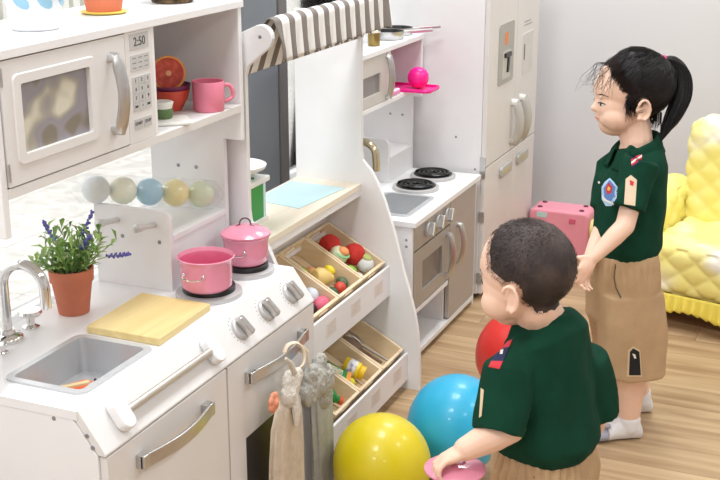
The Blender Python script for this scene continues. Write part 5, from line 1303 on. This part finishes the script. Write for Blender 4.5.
# polo shirt
m = MB(); zb = WG.z
m.loft([(gc(z)+gF*f, gL*a, gF*b-Z*(.30*b*max(0, min(1, (z-NG.z+.09)/.06)))) for z, a, b, f in ((zb-.02, .085, .072, 0), (zb, .090, .080, 0), (zb+.025, .096, .088, .0), (zb+.07, .096, .086, .004), (zb+.12, .098, .084, .004), (NG.z-.10, .100, .080, .002), (NG.z-.070, .098, .070, -.004), (NG.z-.045, .086, .060, -.004), (NG.z-.026, .064, .052, 0), (NG.z-.014, .050, .047, 0))], 36)
for S0, S1, sg in ((P(641, 166, 2.905), P(629, 207, 2.895), 1), (P(613, 166, 3.06), P(606, 207, 3.05), -1)):
    sa = (S1-S0).normalized(); a1 = gF-sa*sa.dot(gF); a1.normalize(); a2 = sa.cross(a1)
    m.loft([(NG-Z*.03+gL*(.02*sg), gF*.034, Z*.03), (S0+V((0, 0, .006)), a1*.046, a2*.044), (S0+(S1-S0)*.5, a1*.043, a2*.040), (S1-sa*.004, a1*.042, a2*.041), (S1+sa*.006, a1*.041, a2*.040)], 28)
sme = displace(shift(organic(m, .004, 6), ORG[girl]), .0075, 13, (1, 1, .6))
gshirt = obj('polo_shirt', sme, GREEN, girl, smooth=True, angle=180)
tgs = bvh_of(gshirt)
collar(girl, NG+Z*.002, gF, gL, .043, .070, .030, .040, GREEN, .16)
# shorts
m = MB(); hem = .190
FM = (FLa+FRa)/2
def lc(z, s): # leg centre line
    top_ = V((WG.x, WG.y, 0))+gL*(.040*s); bot = V(((FLa if s > 0 else FRa).x, (FLa if s > 0 else FRa).y, 0)); bot = bot+(V((WG.x, WG.y, 0))-bot)*.25+RT*.022
    k = (hipz-z)/(hipz-.05); p = top_+(bot-top_)*max(0, k)*.8; return V((p.x, p.y, z))
m.loft([(V((WG.x, WG.y, z)), gL*a, gF*b) for z, a, b in ((WG.z+.006, .087, .078), (WG.z-.01, .092, .082), (WG.z-.05, .100, .090), (WG.z-.10, .104, .092), (WG.z-.16, .10, .09), (WG.z-.18, .09, .08))], 36)
for s in (-1, 1): m.loft([(lc(z, s), gL*a, gF*b) for z, a, b in ((hipz, .064, .084), (.34, .074, .090), (.26, .078, .092), (hem+.012, .080, .093), (hem+.002, .080, .093), (hem, .080, .093))], 30)
pme = shift(organic(m, .004, 2), ORG[girl])
for v, vn in zip(pme.vertices, [v.normal.copy() for v in pme.vertices]):
    z = v.co.z
    if z > WG.z-.07:
        a = math.atan2(v.co.y-(WG.y-3.0), v.co.x-(WG.x+.49)); k = min(1, (z-WG.z+.07)/.05)*max(.25, min(1, (WG.z+.002-z)/.02)); v.co += vn*(.0026*k*math.sin(a*34+noise.noise(v.co*30)*2))
displace(pme, .008, 15, (1, 1, .35))
gsh = obj('shorts', pme, KHAKI, girl, smooth=True, angle=180)
tsh = bvh_of(gsh)
cord = [P(u, v, 2.93) for u, v in ((615, 250), (616, 262), (614, 276), (617, 289), (622, 298))]
cpts = []
for (u, v) in ((614, 256), (615.5, 266), (614, 277), (616, 288), (621, 298)):
    d = (P(u, v, 1)-V((0, 0, CH))).normalized(); h = tsh.ray_cast(V((0, 0, CH)), d); 
    if h[0] is not None: cpts.append(h[0]-d*.002)
if len(cpts) > 2: obj('drawstring', MB().tube(cpts, .0016, 6), mat('dark_cord', (92, 78, 66), .8), girl, smooth=True)
# socks: white with grey mouse toes
SOCK = mat('white_sock', (232, 230, 230), .9); GTOE = mat('grey_toe', (160, 158, 172), .9)
fd = (-RT*.98-HD*.1).normalized(); fs_ = Z.cross(fd)
for an in (FLa, FRa):
    m = MB(); sole(m, an-fd*.036-Z*.0498, an+fd*.106-Z*.0498, .064, .059); chain(m, [an-Z*.01, an+Z*.006], [.031, .031])
    sk = obj('sock', shift(organic(m, .0035, 3), ORG[girl]), SOCK, girl, smooth=True, angle=180)
    m = MB(); h0 = an-fd*.036-Z*.0498; t0 = an+fd*.1075-Z*.0500; L_ = (t0-h0).length; d_ = (t0-h0).normalized()
    m.loft([(h0+d_*(L_*t)+Z*(.062*hh*.5), fs_*(.068*ww/2), Z*(.062*hh*.5)) for t, ww, hh in ((.66, .96, .72), (.75, 1.0, .62), (.92, .88, .46), (1.0, .52, .30))], 18)
    obj('sock_toe', shift(organic(m, .0035, 2), ORG[girl]), GTOE, sk, smooth=True, angle=180)
    for sg in (-1, 1):
        obj('sock_ear', MB().ell(h0+d_*(L_*.70)+fs_*(.020*sg)+Z*.048, (.010, .009, .007), nu=12, nv=8), GTOE, sk, smooth=True)
        obj('sock_eye', MB().ell(h0+d_*(L_*.86)+fs_*(.018*sg)+Z*.031, .0032, nu=8, nv=6), BLACK, sk, smooth=True)
# badges
tw_ = [tgs]
BLU = mat('badge_blue', (96, 130, 190), .8); LBL = mat('badge_sky', (176, 206, 232), .8); YEL = mat('badge_yellow', (232, 188, 84), .8); PAT = mat('badge_sand', (222, 200, 172), .85)
patch('crest', [(610, 178), (614, 182), (618, 187), (617, 198), (612, 206), (606, 206), (602, 199), (602, 187), (605, 182)], tw_, LBL, girl, .0012)
patch('crest_field', [(610, 180), (616, 187), (615, 196), (610, 203), (605, 200), (604, 188)], tw_, BLU, girl, .0020)
patch('crest_emblem', [(609, 182), (613, 187), (612, 193), (608, 194), (606, 189)], tw_, REDC, girl, .0028)
patch('crest_emblem', [(609, 186), (611.5, 188), (610.5, 191), (608, 190)], tw_, YEL, girl, .0034)
patch('crest_scroll', [(603, 195), (606, 199), (615, 203), (614, 205), (604, 200)], tw_, WHC, girl, .0034)
patch('sleeve_badge', [(631, 175), (637, 180), (635, 206), (624, 204), (626, 179)], tw_, PAT, girl, .0014)
patch('badge_mark', [(630, 180), (634, 182), (633, 186), (630, 185)], tw_, REDC, girl, .0022, 3, 2)
bars([(631, 158), (642, 151), (642, 161), (632, 168)], [NAVY, REDC, WHC, REDC, NAVY], girl, tw_, ['shoulder_tab']*5)
patch('pocket_badge', [(633, 346), (640, 350), (642, 376.5), (627, 376.5), (628, 350)], [tsh], TAN, girl, .0012)
patch('pocket_badge_field', [(633, 348), (639, 351.5), (640.5, 375), (629, 375), (630, 351.5)], [tsh], mat('black_cloth', (24, 24, 26), .85), girl, .0020)
patch('badge_mark', [(632, 353), (635, 354), (636, 358), (634, 358)], [tsh], WHC, girl, .0028, 3, 2)
patch('shirt_button', [(598.5, 182), (600, 181), (601, 183), (599.5, 184)], tw_, WHC, girl, .0022, 2, 2)
